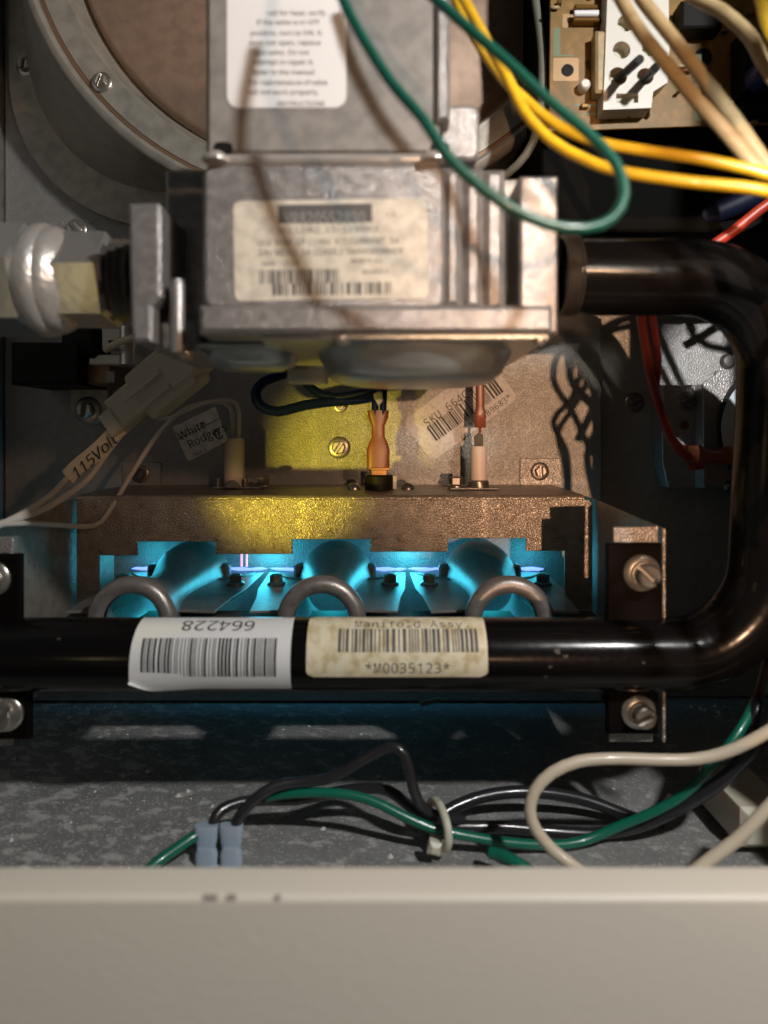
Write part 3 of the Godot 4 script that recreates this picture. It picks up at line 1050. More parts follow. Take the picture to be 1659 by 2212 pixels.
func elbow(list: Array, r: float) -> Array:           # points joined by straight runs with rounded corners of radius r
	var out := [list[0]]
	for i in range(1, list.size() - 1):
		var p: Vector3 = list[i]
		var a: Vector3 = (list[i - 1] - p).normalized()
		var b: Vector3 = (list[i + 1] - p).normalized()
		for k in 13:
			var f := k / 12.0
			# circular arc tangent to both runs (corners are right angles)
			var w := f * PI / 2
			out.append(p + a * r * (1.0 - sin(w)) + b * r * (1.0 - cos(w)))
	out.append(list[-1])
	return out

const PIPE_R := 0.01335
var pipe_y := 0.0
var pipe_d := 0.264

func on_pipe(x: float, phi: float, lift := 0.0) -> Vector3:
	return Vector3(x, pipe_y + (PIPE_R + lift) * sin(phi), -pipe_d + (PIPE_R + lift) * cos(phi))

func phi_at(yp: float) -> float:                    # the angle round the pipe that is seen at this height
	var lo := -1.2
	var hi := 1.75
	for i in 30:
		var m := (lo + hi) / 2
		var v := on_pipe(0, m)
		if 950.0 - (v.y - EYE) * F / -v.z > yp: lo = m
		else: hi = m
	return (lo + hi) / 2

func manifold() -> void:
	pipe_y = at(0, 1413, 264).y
	var t := thing("gas_manifold", "glossy black gas manifold pipe looping from the valve down across the burners", "gas pipe", Vector3(0.0, pipe_y, -pipe_d))
	var g := Geo.new()
	var a := at(1228, 598, 248)
	var vx: float = at(1672, 0, 256).x
	var pts := elbow([a, Vector3(vx, a.y, -0.250), Vector3(vx, pipe_y, -pipe_d), Vector3(at(-180, 0, 264).x, pipe_y, -pipe_d)], 0.034)
	var fine := []
	for i in pts.size() - 1:
		for k in 3: fine.append(pts[i].lerp(pts[i + 1], k / 3.0))
	fine.append(pts[-1])
	g.tube(fine, PIPE_R, 40)
	obj("pipe", g, M.black, t)
	for q in [[1205, 1408, 0.0016], [1222, 1418, 0.0011], [1188, 1440, 0.0009], [1305, 1400, 0.0007], [1390, 1432, 0.0010], [1180, 1462, 0.0008], [120, 1380, 0.0008]]:
		g = Geo.new()
		rng.seed = int(q[0])
		var mid := Vector2(at(q[0], 0, 251).x, phi_at(q[1]))
		var rim := []
		for k in 7:
			var turn := TAU * k / 7
			var rr: float = q[2] * rng.randf_range(0.5, 1.1)
			rim.append(on_pipe(mid.x + cos(turn) * rr, mid.y + sin(turn) * rr * 0.7 / PIPE_R, 0.00006))
		for k in 7:
			g.tri(on_pipe(mid.x, mid.y, 0.00009), rim[k], rim[(k + 1) % 7], 1)
		obj("scuff", g, M.scuff, t)
	# thread at the valve
	g = Geo.new()
	var prof := []
	for k in 11:
		prof.append(Vector2(PIPE_R * (1.08 if k % 2 else 0.98), k * 0.00062))
	g.lathe(along(Vector3.RIGHT, a + Vector3(-0.0035, 0, 0)), prof, 40)
	obj("pipe_thread", g, M.darkscrew, t)
	# orifice spuds that point into the bells
	for x in [-0.1065, -0.0264, 0.0530]:
		g = Geo.new()
		g.lathe(Transform3D(Basis(Vector3.RIGHT, -PI / 2), Vector3(x, EYE - 0.0800, -pipe_d - 0.010)), [Vector2(0.0075, 0), Vector2(0.0075, 0.010), Vector2(0.0062, 0.014), Vector2(0.003, 0.0185), Vector2(0, 0.0188)], 20)
		obj("orifice", g, M.darkscrew, t)
	# brackets: plate, bolt
	var br := [[1310, 1173, 1432, 1345, 1385, 1237, 40, 2.35], [1311, 1478, 1425, 1588, 1378, 1537, 37, 0.35], [-70, 1196, 45, 1345, -14, 1250, 38, 1.0], [-70, 1478, 65, 1600, 14, 1541, 38, 0.9]]
	for b in br:
		g = Geo.new()
		g.prism(front(), prect(b[0], b[1], b[2], b[3], 262, 4), -0.2655, -0.262, 0.0006)
		var pl := obj("bracket", g, M.bracket, t)
		var p := at(b[4], b[5], 261.8)
		var r := px(b[6], 262)
		g = Geo.new()
		g.lathe(Transform3D(Basis(Vector3.RIGHT, PI / 2), p), [Vector2(r * 0.5, -0.0005), Vector2(r, -0.0005), Vector2(r, r * 0.12), Vector2(r * 0.9, r * 0.22), Vector2(r * 0.66, r * 0.28), Vector2(r * 0.63, r * 0.5), Vector2(0, r * 0.5)], 28)
		obj("washer", g, M.screw, pl)
		obj("screw_head", slotted_head(p + Vector3(0.0002, -0.0002, r * 0.26), r * 0.64, b[7], r * 0.85, 14, Basis(Vector3.UP, 0.12)), M.screw, pl)
	# white sticker, upside down print
	var xa := at(283, 0, 252).x
	var xb := at(628, 0, 252).x
	var p_top := phi_at(1337.5) + 0.12
	var p_bot := phi_at(1487)
	g = Geo.new()
	var nu := 40
	g.grid(nu, 26, func(u: float, v: float) -> Vector3:
		var x := lerpf(xa, xb, u)
		var phi := lerpf(p_bot, p_top, v)
		var lo := 0.00015
		# lower left corner lifts off and is cut at a slant
		var cut := clampf((0.13 - u) / 0.13, 0.0, 1.0)
		phi = maxf(phi, p_bot + cut * 0.34)
		lo += 0.0016 * pow(clampf((0.45 - u) / 0.45, 0.0, 1.0) * clampf((0.28 - v) / 0.28, 0.0, 1.0), 1.2)
		x += 0.0012 * (v - 0.5) * (1.0 - u)
		return on_pipe(x, phi, lo))
	var st := obj("white_sticker", g, M.label, t)
	st.set_meta("label", "white barcode sticker with upside down number and a peeling corner")
	g = Geo.new()
	var b0 := phi_at(1461)
	var b1 := phi_at(1379)
	bars(g, at(306, 0, 252).x, at(600, 0, 252).x, b0, b1, 77, func(x: float, y: float) -> Vector3: return on_pipe(x, y, 0.00022), 8, px(2.3, 252))
	var nc := phi_at(1358)
	var nx := at(463, 0, 252).x
	g.text("664228", sans, 0.0052, func(x: float, y: float) -> Vector3: return on_pipe(nx - x * 1.12, nc - y / PIPE_R + 0.12, 0.00022))
	obj("print", g, M.ink, st)
	# cream sticker
	var ca := at(662, 0, 252).x
	var cb := at(1053, 0, 252).x
	var c_top := phi_at(1335.5) + 0.10
	var c_bot := phi_at(1462)
	g = Geo.new()
	var shape := rrect(ca, c_bot * PIPE_R, cb, c_top * PIPE_R, 0.0026, 5)
	# strips round the pipe, each as wide as the rounded outline allows
	var rowsn := 30
	for j in rowsn:
		var y0 := lerpf(c_bot, c_top, float(j) / rowsn) * PIPE_R
		var y1 := lerpf(c_bot, c_top, float(j + 1) / rowsn) * PIPE_R
		var e0 := inset_at(y0, c_bot * PIPE_R, c_top * PIPE_R, 0.0026)
		var e1 := inset_at(y1, c_bot * PIPE_R, c_top * PIPE_R, 0.0026)
		g.quad(on_pipe(ca + e0, y0 / PIPE_R, 0.00015), on_pipe(cb - e0, y0 / PIPE_R, 0.00015), on_pipe(cb - e1, y1 / PIPE_R, 0.00015), on_pipe(ca + e1, y1 / PIPE_R, 0.00015), 1)
	st = obj("cream_sticker", g, M.cream, t)
	st.set_meta("label", "yellowed cream sticker with grey barcode and rounded corners")
	g = Geo.new()
	bars(g, at(730, 0, 252).x, at(1035, 0, 252).x, phi_at(1409), phi_at(1359), 33, func(x: float, y: float) -> Vector3: return on_pipe(x, y, 0.00022), 6, px(3.0, 252))
	var m1 := phi_at(1434)
	var mx := at(880, 0, 252).x
	g.text("*M0035123*", mono, 0.0036, func(x: float, y: float) -> Vector3: return on_pipe(mx + x, m1 + (y - 0.0016) / PIPE_R, 0.00022))
	var m2 := phi_at(1345)
	g.text("Manifold Assy.", mono, 0.0036, func(x: float, y: float) -> Vector3: return on_pipe(mx + 0.0022 + x, m2 + (y - 0.0012) / PIPE_R, 0.00022))
	obj("print", g, M.greyink, st)

func inset_at(y: float, lo: float, hi: float, r: float) -> float:
	var e := minf(y - lo, hi - y)
	if e >= r: return 0.0
	return r - sqrt(maxf(0.0, r * r - (r - e) * (r - e)))

func front_panel() -> void:
	# folded sheet: rear edge, top, rounded nose, front face
	var g := Geo.new()
	var y := EYE - 0.1015
	var x0 := -0.30
	var x1 := 0.32
	var prof := [Vector2(-0.169, y - 0.016), Vector2(-0.169, y - 0.0006), Vector2(-0.1684, y)]
	for k in 8:
		var a := PI / 2 * (1.0 - k / 7.0)
		prof.append(Vector2(-0.1592 + 0.0016 * cos(a), y - 0.0016 + 0.0016 * sin(a)))
	prof.append(Vector2(-0.1572, y - 0.14))
	for k in prof.size() - 1:
		var p: Vector2 = prof[k]
		var q: Vector2 = prof[k + 1]
		g.quad(Vector3(x0, q.y, q.x), Vector3(x1, q.y, q.x), Vector3(x1, p.y, p.x), Vector3(x0, p.y, p.x), 2 if k > 1 else 1)
	var t := thing("front_panel", "beige painted cabinet panel with folded top edge across the foreground", "cabinet panel", Vector3(0, y - 0.14, -0.16))
	obj("sheet", g, M.panel, t)
	g = Geo.new()
	for c in [[455, 1933, 32], [500, 1931, 22], [600, 1943, 14]]:
		var p := at(c[0], c[1], 158.2)
		g.prism(Transform3D(Basis(Vector3.RIGHT, -PI / 4), Vector3(p.x, y - 0.00035, -0.15795)), rrect(-px(c[2] * 0.5, 158), -0.0005, px(c[2] * 0.5, 158), 0.0005, 0.0003), 0.00006, 0.0001, 0.0)
	obj("paint_chip", g, M.chip, t)

func box_top_items() -> void:
	var ty := at(165, 1079, 350).y + 0.0026
	# hot surface igniter
	var d := 392.0
	var top := func(x: float, dd: float) -> Vector3: return Vector3(at(x, 0, dd).x, ty + 0.0003, -dd * 0.001)
	var p: Vector3 = top.call(506.0, d)
	var t := thing("igniter", "white ceramic igniter body standing on the box left of centre under the paper tag", "igniter", p)
	var g := Geo.new()
	var r := px(22, d)
	g.lathe(Transform3D(Basis.IDENTITY, p), [Vector2(r * 0.9, 0.0002), Vector2(r, 0.001), Vector2(r, 0.0265), Vector2(r * 0.86, 0.0275), Vector2(0, 0.0275)], 24)
	obj("ceramic_body", g, M.ceramic, t)
	g = Geo.new()
	g.box(p + Vector3(0.003, 0.0006, 0.001), Vector3(0.026, 0.0010, 0.014), 0.0003)
	for s in [-1, 1]:
		g.box(p + Vector3(s * 0.0075, 0.003, 0.004), Vector3(0.0012, 0.0052, 0.007), 0.0003)
	g.lathe(Transform3D(Basis.IDENTITY, p + Vector3(0.0005, 0.001, 0.0085)), [Vector2(0.0046, 0), Vector2(0.0036, 0.002), Vector2(0.0016, 0.0034), Vector2(0, 0.0038)], 16)
	obj("clip_bracket", g, M.steel, t)
	top_bolt(t, "bolt", p + Vector3(0.0165, 0.0012, 0.002), 0.0050, M.darkscrew, 0.4)
	g = Geo.new()
	g.box(Vector3(at(522, 0, 400).x, EYE - 0.0665, -0.400), Vector3(0.0012, 0.010, 0.0012), 0.0003)
	g.box(Vector3(at(533, 0, 400).x, EYE - 0.0665, -0.400), Vector3(0.0010, 0.010, 0.0012), 0.0003)
	obj("glowing_element", g, M.hot, t)
	# its two leads
	for k in [0, 1]:
		g = Geo.new()
		var o: float = k * 7.0
		var pts := [[500 + o * 2.0, 958, d], [503 + o * 2.0, 915, d - 1], [497 + o * 2, 880 - o, d - 3], [470 + o, 868 - o * 0.6, d - 6], [430, 872 + o * 0.5, d - 10], [390, 890 + o * 0.4, d - 16]]
		pts.append_array([[340, 940, 370], [290, 1015, 360], [245, 1090, 350], [218, 1128, 344], [185, 1138, 336], [120, 1134, 314], [60, 1131, 292], [0, 1133, 270], [-80, 1138, 245]] if k == 0 else [[350, 905, 378], [300, 880, 372]])
		g.tube(path(pts), 0.00125 if k == 0 else 0.0011, 10)
		tag(obj("igniter_lead", g, M.white_wire), ["thin white wire arching from the igniter and running off to the left edge", "short thin white wire from the igniter hidden behind the plug"][k], "wire")
	# paper tag hung on the leads
	t = thing("paper_tag", "small tilted pale paper tag with black two line name beside the igniter", "tag", at(425, 998, 381))
	var c := at(440, 940, 380)
	var ang := 0.47
	var b := Basis(Vector3.BACK, ang)
	var q := px(1, 380)
	g = Geo.new()
	g.prism(Transform3D(b, c), PackedVector2Array([Vector2(-56 * q, -30 * q), Vector2(-52 * q, -36 * q), Vector2(38 * q, -34 * q), Vector2(42 * q, -30 * q), Vector2(50 * q, 44 * q), Vector2(-52 * q, 46 * q)]), -0.0002, 0.0, 0.0)
	obj("paper", g, M.oldsticker, t)
	g = Geo.new()
	var on := func(x: float, y: float) -> Vector3: return c + b * Vector3(x, y, 0.00015)
	for row in [[-18, 27, 18, "White"], [6, 2, 18, "Rodgers"], [-24, -27, 7, "7904 -5"]]:
		var w: Array = row
		g.text(w[3], sans, w[2] * q, func(x: float, y: float) -> Vector3: return on.call(x + w[0] * q, y + (w[1] - w[2] * 0.35) * q))
	g.quad(on.call(-54 * q, 16.0 * q), on.call(50 * q, 16.0 * q), on.call(50 * q, 17.6 * q), on.call(-54 * q, 17.6 * q))
	g.tri(on.call(8 * q, 20 * q), on.call(12 * q, 27 * q), on.call(3 * q, 27 * q))
	# certification mark: a broken ring with a bar
	for k in 18:
		var a0 := 0.7 + 4.9 * k / 18.0
		var a1 := 0.7 + 4.9 * (k + 1) / 18.0
		var cc := Vector2(30 * q, -12 * q)
		var i0 := cc + Vector2(cos(a0) * 6 * q, sin(a0) * 9 * q)
		var i1 := cc + Vector2(cos(a1) * 6 * q, sin(a1) * 9 * q)
		var o0 := cc + Vector2(cos(a0) * 9.5 * q, sin(a0) * 12 * q)
		var o1 := cc + Vector2(cos(a1) * 9.5 * q, sin(a1) * 12 * q)
		g.quad(on.call(i0.x, i0.y), on.call(o0.x, o0.y), on.call(o1.x, o1.y), on.call(i1.x, i1.y))
	g.quad(on.call(29 * q, -19 * q), on.call(32 * q, -19 * q), on.call(32 * q, -5 * q), on.call(29 * q, -5 * q))
	obj("print", g, M.ink, t)
	# roll-out switch in the middle
	d = 382.0
	p = top.call(819.0, d)
	t = thing("rollout_switch", "black round limit switch with brown boots on its terminals at the box centre", "limit switch", p)
	g = Geo.new()
	g.lathe(Transform3D(Basis.IDENTITY, p), [Vector2(0, 0), Vector2(px(31, d), 0), Vector2(px(31, d), px(28, d)), Vector2(px(28, d), px(31, d)), Vector2(0, px(31, d))], 32)
	obj("switch_body", g, M.blackplastic, t)
	g = Geo.new()
	g.prism(Transform3D(Basis(Vector3.UP, 0.5), p + Vector3(px(33, d), px(15, d), 0.001)), rrect(-px(5, d), -px(14, d), px(5, d), px(14, d), 0.0003), -0.004, 0.0006, 0.0002)
	obj("paper_mark", g, M.label, t)
	g = Geo.new()
	g.box(p + Vector3(0, px(36, d), 0.002), Vector3(px(34, d), px(14, d), 0.0012), 0.0003)
	g.box(p + Vector3(0.0004, px(44, d), 0.003), Vector3(px(42, d), px(6, d), 0.0012), 0.0003)
	obj("brass_terminal", g, M.amber, t)
	g = Geo.new()
	boot(g, p + Vector3(-px(2, d), px(44, d), 0.001), d, [[0, 24, 9], [40, 25, 9], [58, 20, 8], [68, 14, 7], [92, 14, 7], [112, 22, 8], [126, 23, 8]])
	obj("terminal_boot", g, M.brown, t)
	for x in [-9, 8]:
		g = Geo.new()
		g.tube(curve([p + Vector3(px(x, d), px(160, d), 0.001), p + Vector3(px(x + 1, d), px(190, d), 0.001), p + Vector3(px(x + 3, d), px(240, d), -0.003)]), px(8, d), 10)
		obj("lead", g, M.navy, t)
	# rivets of the switch
	for k in [0, 1]:
		var rp: Vector3 = top.call([765.0, 881.0][k], 385.0)
		g = Geo.new()
		g.lathe(Transform3D(Basis.IDENTITY, rp), [Vector2(0.0036, -0.0004), Vector2(0.0036, 0.0004), Vector2(0.0031, 0.0018), Vector2(0.0018, 0.0030), Vector2(0, 0.0034)], 20)
		tag(obj("rivet", g, M.screw if k == 0 else M.darkscrew), ["pale dome rivet left of the black limit switch", "darker dome rivet right of the black limit switch"][k], "rivet")
	# flame sensor
	d = 385.0
	p = top.call(1034.0, d)
	t = thing("flame_sensor", "white ceramic flame sensor with a red boot standing at the right of the box top", "flame sensor", p)
	g = Geo.new()
	g.box(p + Vector3(-0.003, 0.0005, 0.001), Vector3(0.026, 0.0009, 0.013), 0.0003)
	obj("base_plate", g, M.steel, t)
	g = Geo.new()
	g.lathe(Transform3D(Basis.IDENTITY, p), [Vector2(px(22, d), 0.0008), Vector2(px(22, d), px(16, d)), Vector2(px(18, d), px(19, d)), Vector2(0, px(19, d))], 24)
	obj("collar", g, M.darkscrew, t)
	g = Geo.new()
	g.lathe(Transform3D(Basis.IDENTITY, p), [Vector2(px(17.5, d), px(18, d)), Vector2(px(17, d), px(88, d)), Vector2(px(15, d), px(92, d)), Vector2(0, px(92, d))], 24)
	obj("ceramic_body", g, M.ceramic, t)
	g = Geo.new()
	g.prism(Transform3D(Basis.IDENTITY, p), PackedVector2Array([Vector2(-px(9, d), px(92, d)), Vector2(px(9, d), px(92, d)), Vector2(px(9, d), px(118, d)), Vector2(-px(2, d), px(120, d)), Vector2(-px(10, d), px(112, d))]), -0.001, 0.001, 0.0003)
	obj("metal_tab", g, M.sooty, t)
	g = Geo.new()
	boot(g, p + Vector3(px(3, d), px(132, d), 0), d, [[-14, 3, 3], [0, 3, 3], [0, 12, 9], [34, 12, 9], [44, 9, 8], [80, 9, 8], [120, 9, 8]])
	obj("terminal_boot", g, M.brown, t)
	top_bolt(t, "bolt", p + Vector3(-px(49, d), 0.0010, 0.001), 0.0052, M.darkscrew, 0.1)

func boot(g: Geo, p: Vector3, d: float, rings: Array) -> void:       # a moulded boot: rounded oblong sections, [height, half width, half depth] in hundredths of a head
	var all := []
	for r in rings:
		var ring := []
		for k in 20:
			var a := -TAU * k / 20
			var c := cos(a)
			var s := sin(a)
			ring.append(p + Vector3(px(r[1], d) * signf(c) * pow(absf(c), 0.6), px(r[0], d), px(r[2], d) * signf(s) * pow(absf(s), 0.6)))
		all.append(ring)
	for i in all.size() - 1:
		g.loft(all[i], all[i + 1])
		g.gid -= 1
	for k in 20:
		g.tri(all[0][(k + 1) % 20], all[0][k], p + Vector3(0, px(rings[0][0], d), 0))
		g.tri(all[-1][k], all[-1][(k + 1) % 20], p + Vector3(0, px(rings[-1][0], d), 0))

func wall_items() -> void:
	wall_screw("small round head screw on the wall under the dark blue wire loop", 735, 877, 416.8, 15, 0.8, M.screw, 16)
	wall_screw("hex head slotted screw on the yellow lit wall above the burner box", 732, 967, 416.8, 24, 0.95, M.screw)
	wall_screw("dull hex screw on the shaded wall left of the red wires", 1370, 870, 424.8, 22, 0.4, M.darkscrew)
	# old sku sticker
	var t := thing("wall_sticker", "scuffed stock sticker with a slanting barcode stuck to the wall behind the flame sensor", "sticker", at(935, 995, 416.5))
	var c := at(994, 888, 416.7)
	var b := Basis(Vector3.BACK, 0.635)
	var q := px(1, 416.7)
	var g := Geo.new()
	g.prism(Transform3D(b, c), rrect(-114 * q, -52 * q, 118 * q, 56 * q, 14 * q), -0.0001, 0.0001, 0.0)
	obj("paper", g, M.wallsticker, t)
	g = Geo.new()
	var on := func(x: float, y: float) -> Vector3: return c + b * Vector3(x, y, 0.00016)
	bars(g, -80 * q, 104 * q, -22 * q, 14 * q, 61, on, 1, 2.0 * q)
	for row in [[-58, 28, 17, "SKU"], [22, 28, 17, "664C32"], [52, -34, 13, "*M0089683*"], [-20, -46, 11, "COL"], [28, -48, 10, "F"]]:
		var w: Array = row
		g.text(w[3], mono, w[2] * q, func(x: float, y: float) -> Vector3: return on.call(x + w[0] * q, y + (w[1] - w[2] * 0.35) * q))
	obj("print", g, M.ink, t)
	# blue wire loop in front of the wall
	wire("blue_wire", [[826, 852, 384], [780, 862, 382], [720, 868, 380], [660, 876, 376], [600, 888, 372], [562, 876, 370], [553, 850, 370], [570, 826, 372], [610, 810, 376], [660, 790, 382]], 11, M.navy, "dark blue wire looping out below the valve over the yellow lit wall", "wire", "", 376)
	wire("blue_wire", [[655, 820, 388], [680, 845, 384], [720, 858, 381], [770, 852, 378], [810, 838, 376], [850, 800, 378]], 10, M.navy, "second dark blue wire crossing the loop just under the valve", "wire", "", 380)
	g = Geo.new()
	g.prism(front(), flat([[806, 852], [812, 845], [826, 846], [827, 866], [818, 878], [808, 860]], 378), -0.381, -0.378, 0.0005)
	tag(obj("wire_clip", g, M.nylon), "small white nylon clip where the blue wires turn down", "clip")

func left_items() -> void:
	# dark switch box on a tab
	var t := thing("door_switch", "dark block with a white plunger switch on a brown tab under the left pipe union", "switch", at(190, 910, 400))
	var g := Geo.new()
	g.prism(front(), prect(22, 738, 170, 832, 372, 3), -0.4165, -0.372, 0.0008)
	obj("dark_housing", g, M.blackplastic, t)
	g = Geo.new()
	g.lathe(along(Vector3.RIGHT, at(150, 742, 382)), [Vector2(0, 0), Vector2(px(36, 380), 0), Vector2(px(38, 380), px(10, 380)), Vector2(px(38, 380), px(62, 380)), Vector2(px(30, 380), px(70, 380)), Vector2(0, px(70, 380))], 28)
	obj("round_boss", g, M.blackplastic, t)
	g = Geo.new()
	g.prism(front(), prect(156, 782, 242, 832, 384, 5), -0.4163, -0.384, 0.001)
	obj("tab_block", g, M.seam, t)
	g = Geo.new()
	g.prism(front(), prect(228, 800, 250, 828, 382, 2), -0.388, -0.3815, 0.0004)
	obj("clip", g, M.darkscrew, t)
	g = Geo.new()
	g.prism(front(), flat([[152, 828], [234, 828], [233, 880], [228, 900], [205, 917], [178, 915], [160, 900], [152, 880]], 411), -0.4170, -0.4110, 0.0004)
	obj("fixing_tab", g, M.housing, t)
	screw_parts(t, at(190, 886, 410.8), px(29, 411), 1.4, M.screw)
	g = Geo.new()
	g.prism(front(), prect(218, 708, 262, 752, 376, 4), -0.39, -0.376, 0.0008)
	g.prism(front(), prect(190, 765, 295, 788, 378, 3), -0.39, -0.378, 0.0006)
	obj("white_switch", g, M.whiteplastic, t)
	g = Geo.new()
	g.prism(front(), prect(234, 735, 250, 749, 375.6, 2), -0.377, -0.3755, 0.0002)
	obj("dark_slot", g, M.blackplastic, t)
	g = Geo.new()
	g.lathe(Transform3D(Basis.IDENTITY, at(276, 788, 372)), [Vector2(0, 0), Vector2(px(17, 372), 0), Vector2(px(17, 372), px(82, 372)), Vector2(0, px(82, 372))], 20)
	obj("metal_can", g, M.zinc, t)
	g = Geo.new()
	g.tube(path([[228, 756, 366], [240, 748, 364], [262, 738, 360], [300, 725, 352]]), px(8, 364), 10)
	tag(obj("peach_wire", g, M.cream_wire), "short stub of peach wire in front of the white switch", "wire")
	# translucent plug pair
	t = thing("plug_connector", "cloudy cream nylon plug and socket slanting down under the valve's left end", "connector", at(235, 925, 330))
	var axis := (at(415, 772, 318) - at(232, 925, 336)).normalized()
	var side := axis.cross(Vector3(0, 0, 1)).normalized()
	var bs := Basis(side, axis, side.cross(axis))
	for p in [[362, 818, 323, 56, 74, 0.013, 12], [398, 786, 320, 40, 40, 0.017, 12], [290, 868, 330, 40, 54, 0.011, 8], [256, 908, 334, 30, 24, 0.013, 6]]:
		g = Geo.new()
		var w := px(p[3], 325)
		var h := px(p[4], 325)
		g.prism(Transform3D(bs, at(p[0], p[1], p[2])), rrect(-w, -h, w, h, px(p[6], 325)), -p[5] / 2, p[5] / 2, 0.0012)
		obj("plug_shell", g, M.plug, t)
	for s in [-1, 1]:
		g = Geo.new()
		g.prism(Transform3D(bs, at(318, 850, 318)), rrect(s * px(18, 325) - px(4, 325), -px(58, 325), s * px(18, 325) + px(4, 325), px(58, 325), px(3, 325)), 0.0, 0.0016, 0.0004)
		obj("latch_rib", g, M.plug, t)
	# taped wires
	t = thing("tape_flag", "cream masking tape flag with handwritten black lettering round two white wires", "tape", at(150, 1035, 334))
	g = Geo.new()
	var c := at(203, 980, 334)
	var b := Basis(Vector3.BACK, 0.745)
	var q := px(1, 334)
	g.grid(24, 6, func(u: float, v: float) -> Vector3:
		var wob := sin(u * 9.0) * 0.0006
		return c + b * Vector3(lerpf(-76 * q, 82 * q, u), lerpf(-17 * q, 19 * q, v) + wob * (1.0 if v < 0.5 else 0.3), 0.0012 * sin(PI * v) + 0.0006 * sin(u * 7.0)))
	obj("tape", g, M.tape, t)
	g = Geo.new()
	g.text("115Volt", sans, 24 * q, func(x: float, y: float) -> Vector3: return c + b * Vector3(x * 1.08, y - 8 * q, 0.0022), 0.25)
	obj("handwriting", g, M.ink, t)
	wire("white_wire", [[268, 918, 337], [215, 955, 337], [150, 1030, 336], [95, 1080, 308], [40, 1115, 286], [-60, 1160, 250]], 6.5, M.white_wire, "upper of two white wires running from the tape flag to the left edge", "wire", "", 336)
	wire("white_wire", [[272, 925, 338], [240, 965, 338], [190, 1035, 336], [130, 1080, 316], [70, 1110, 296], [-60, 1150, 252]], 6.5, M.white_wire, "lower of two white wires running from the tape flag to the left edge", "wire", "", 336)

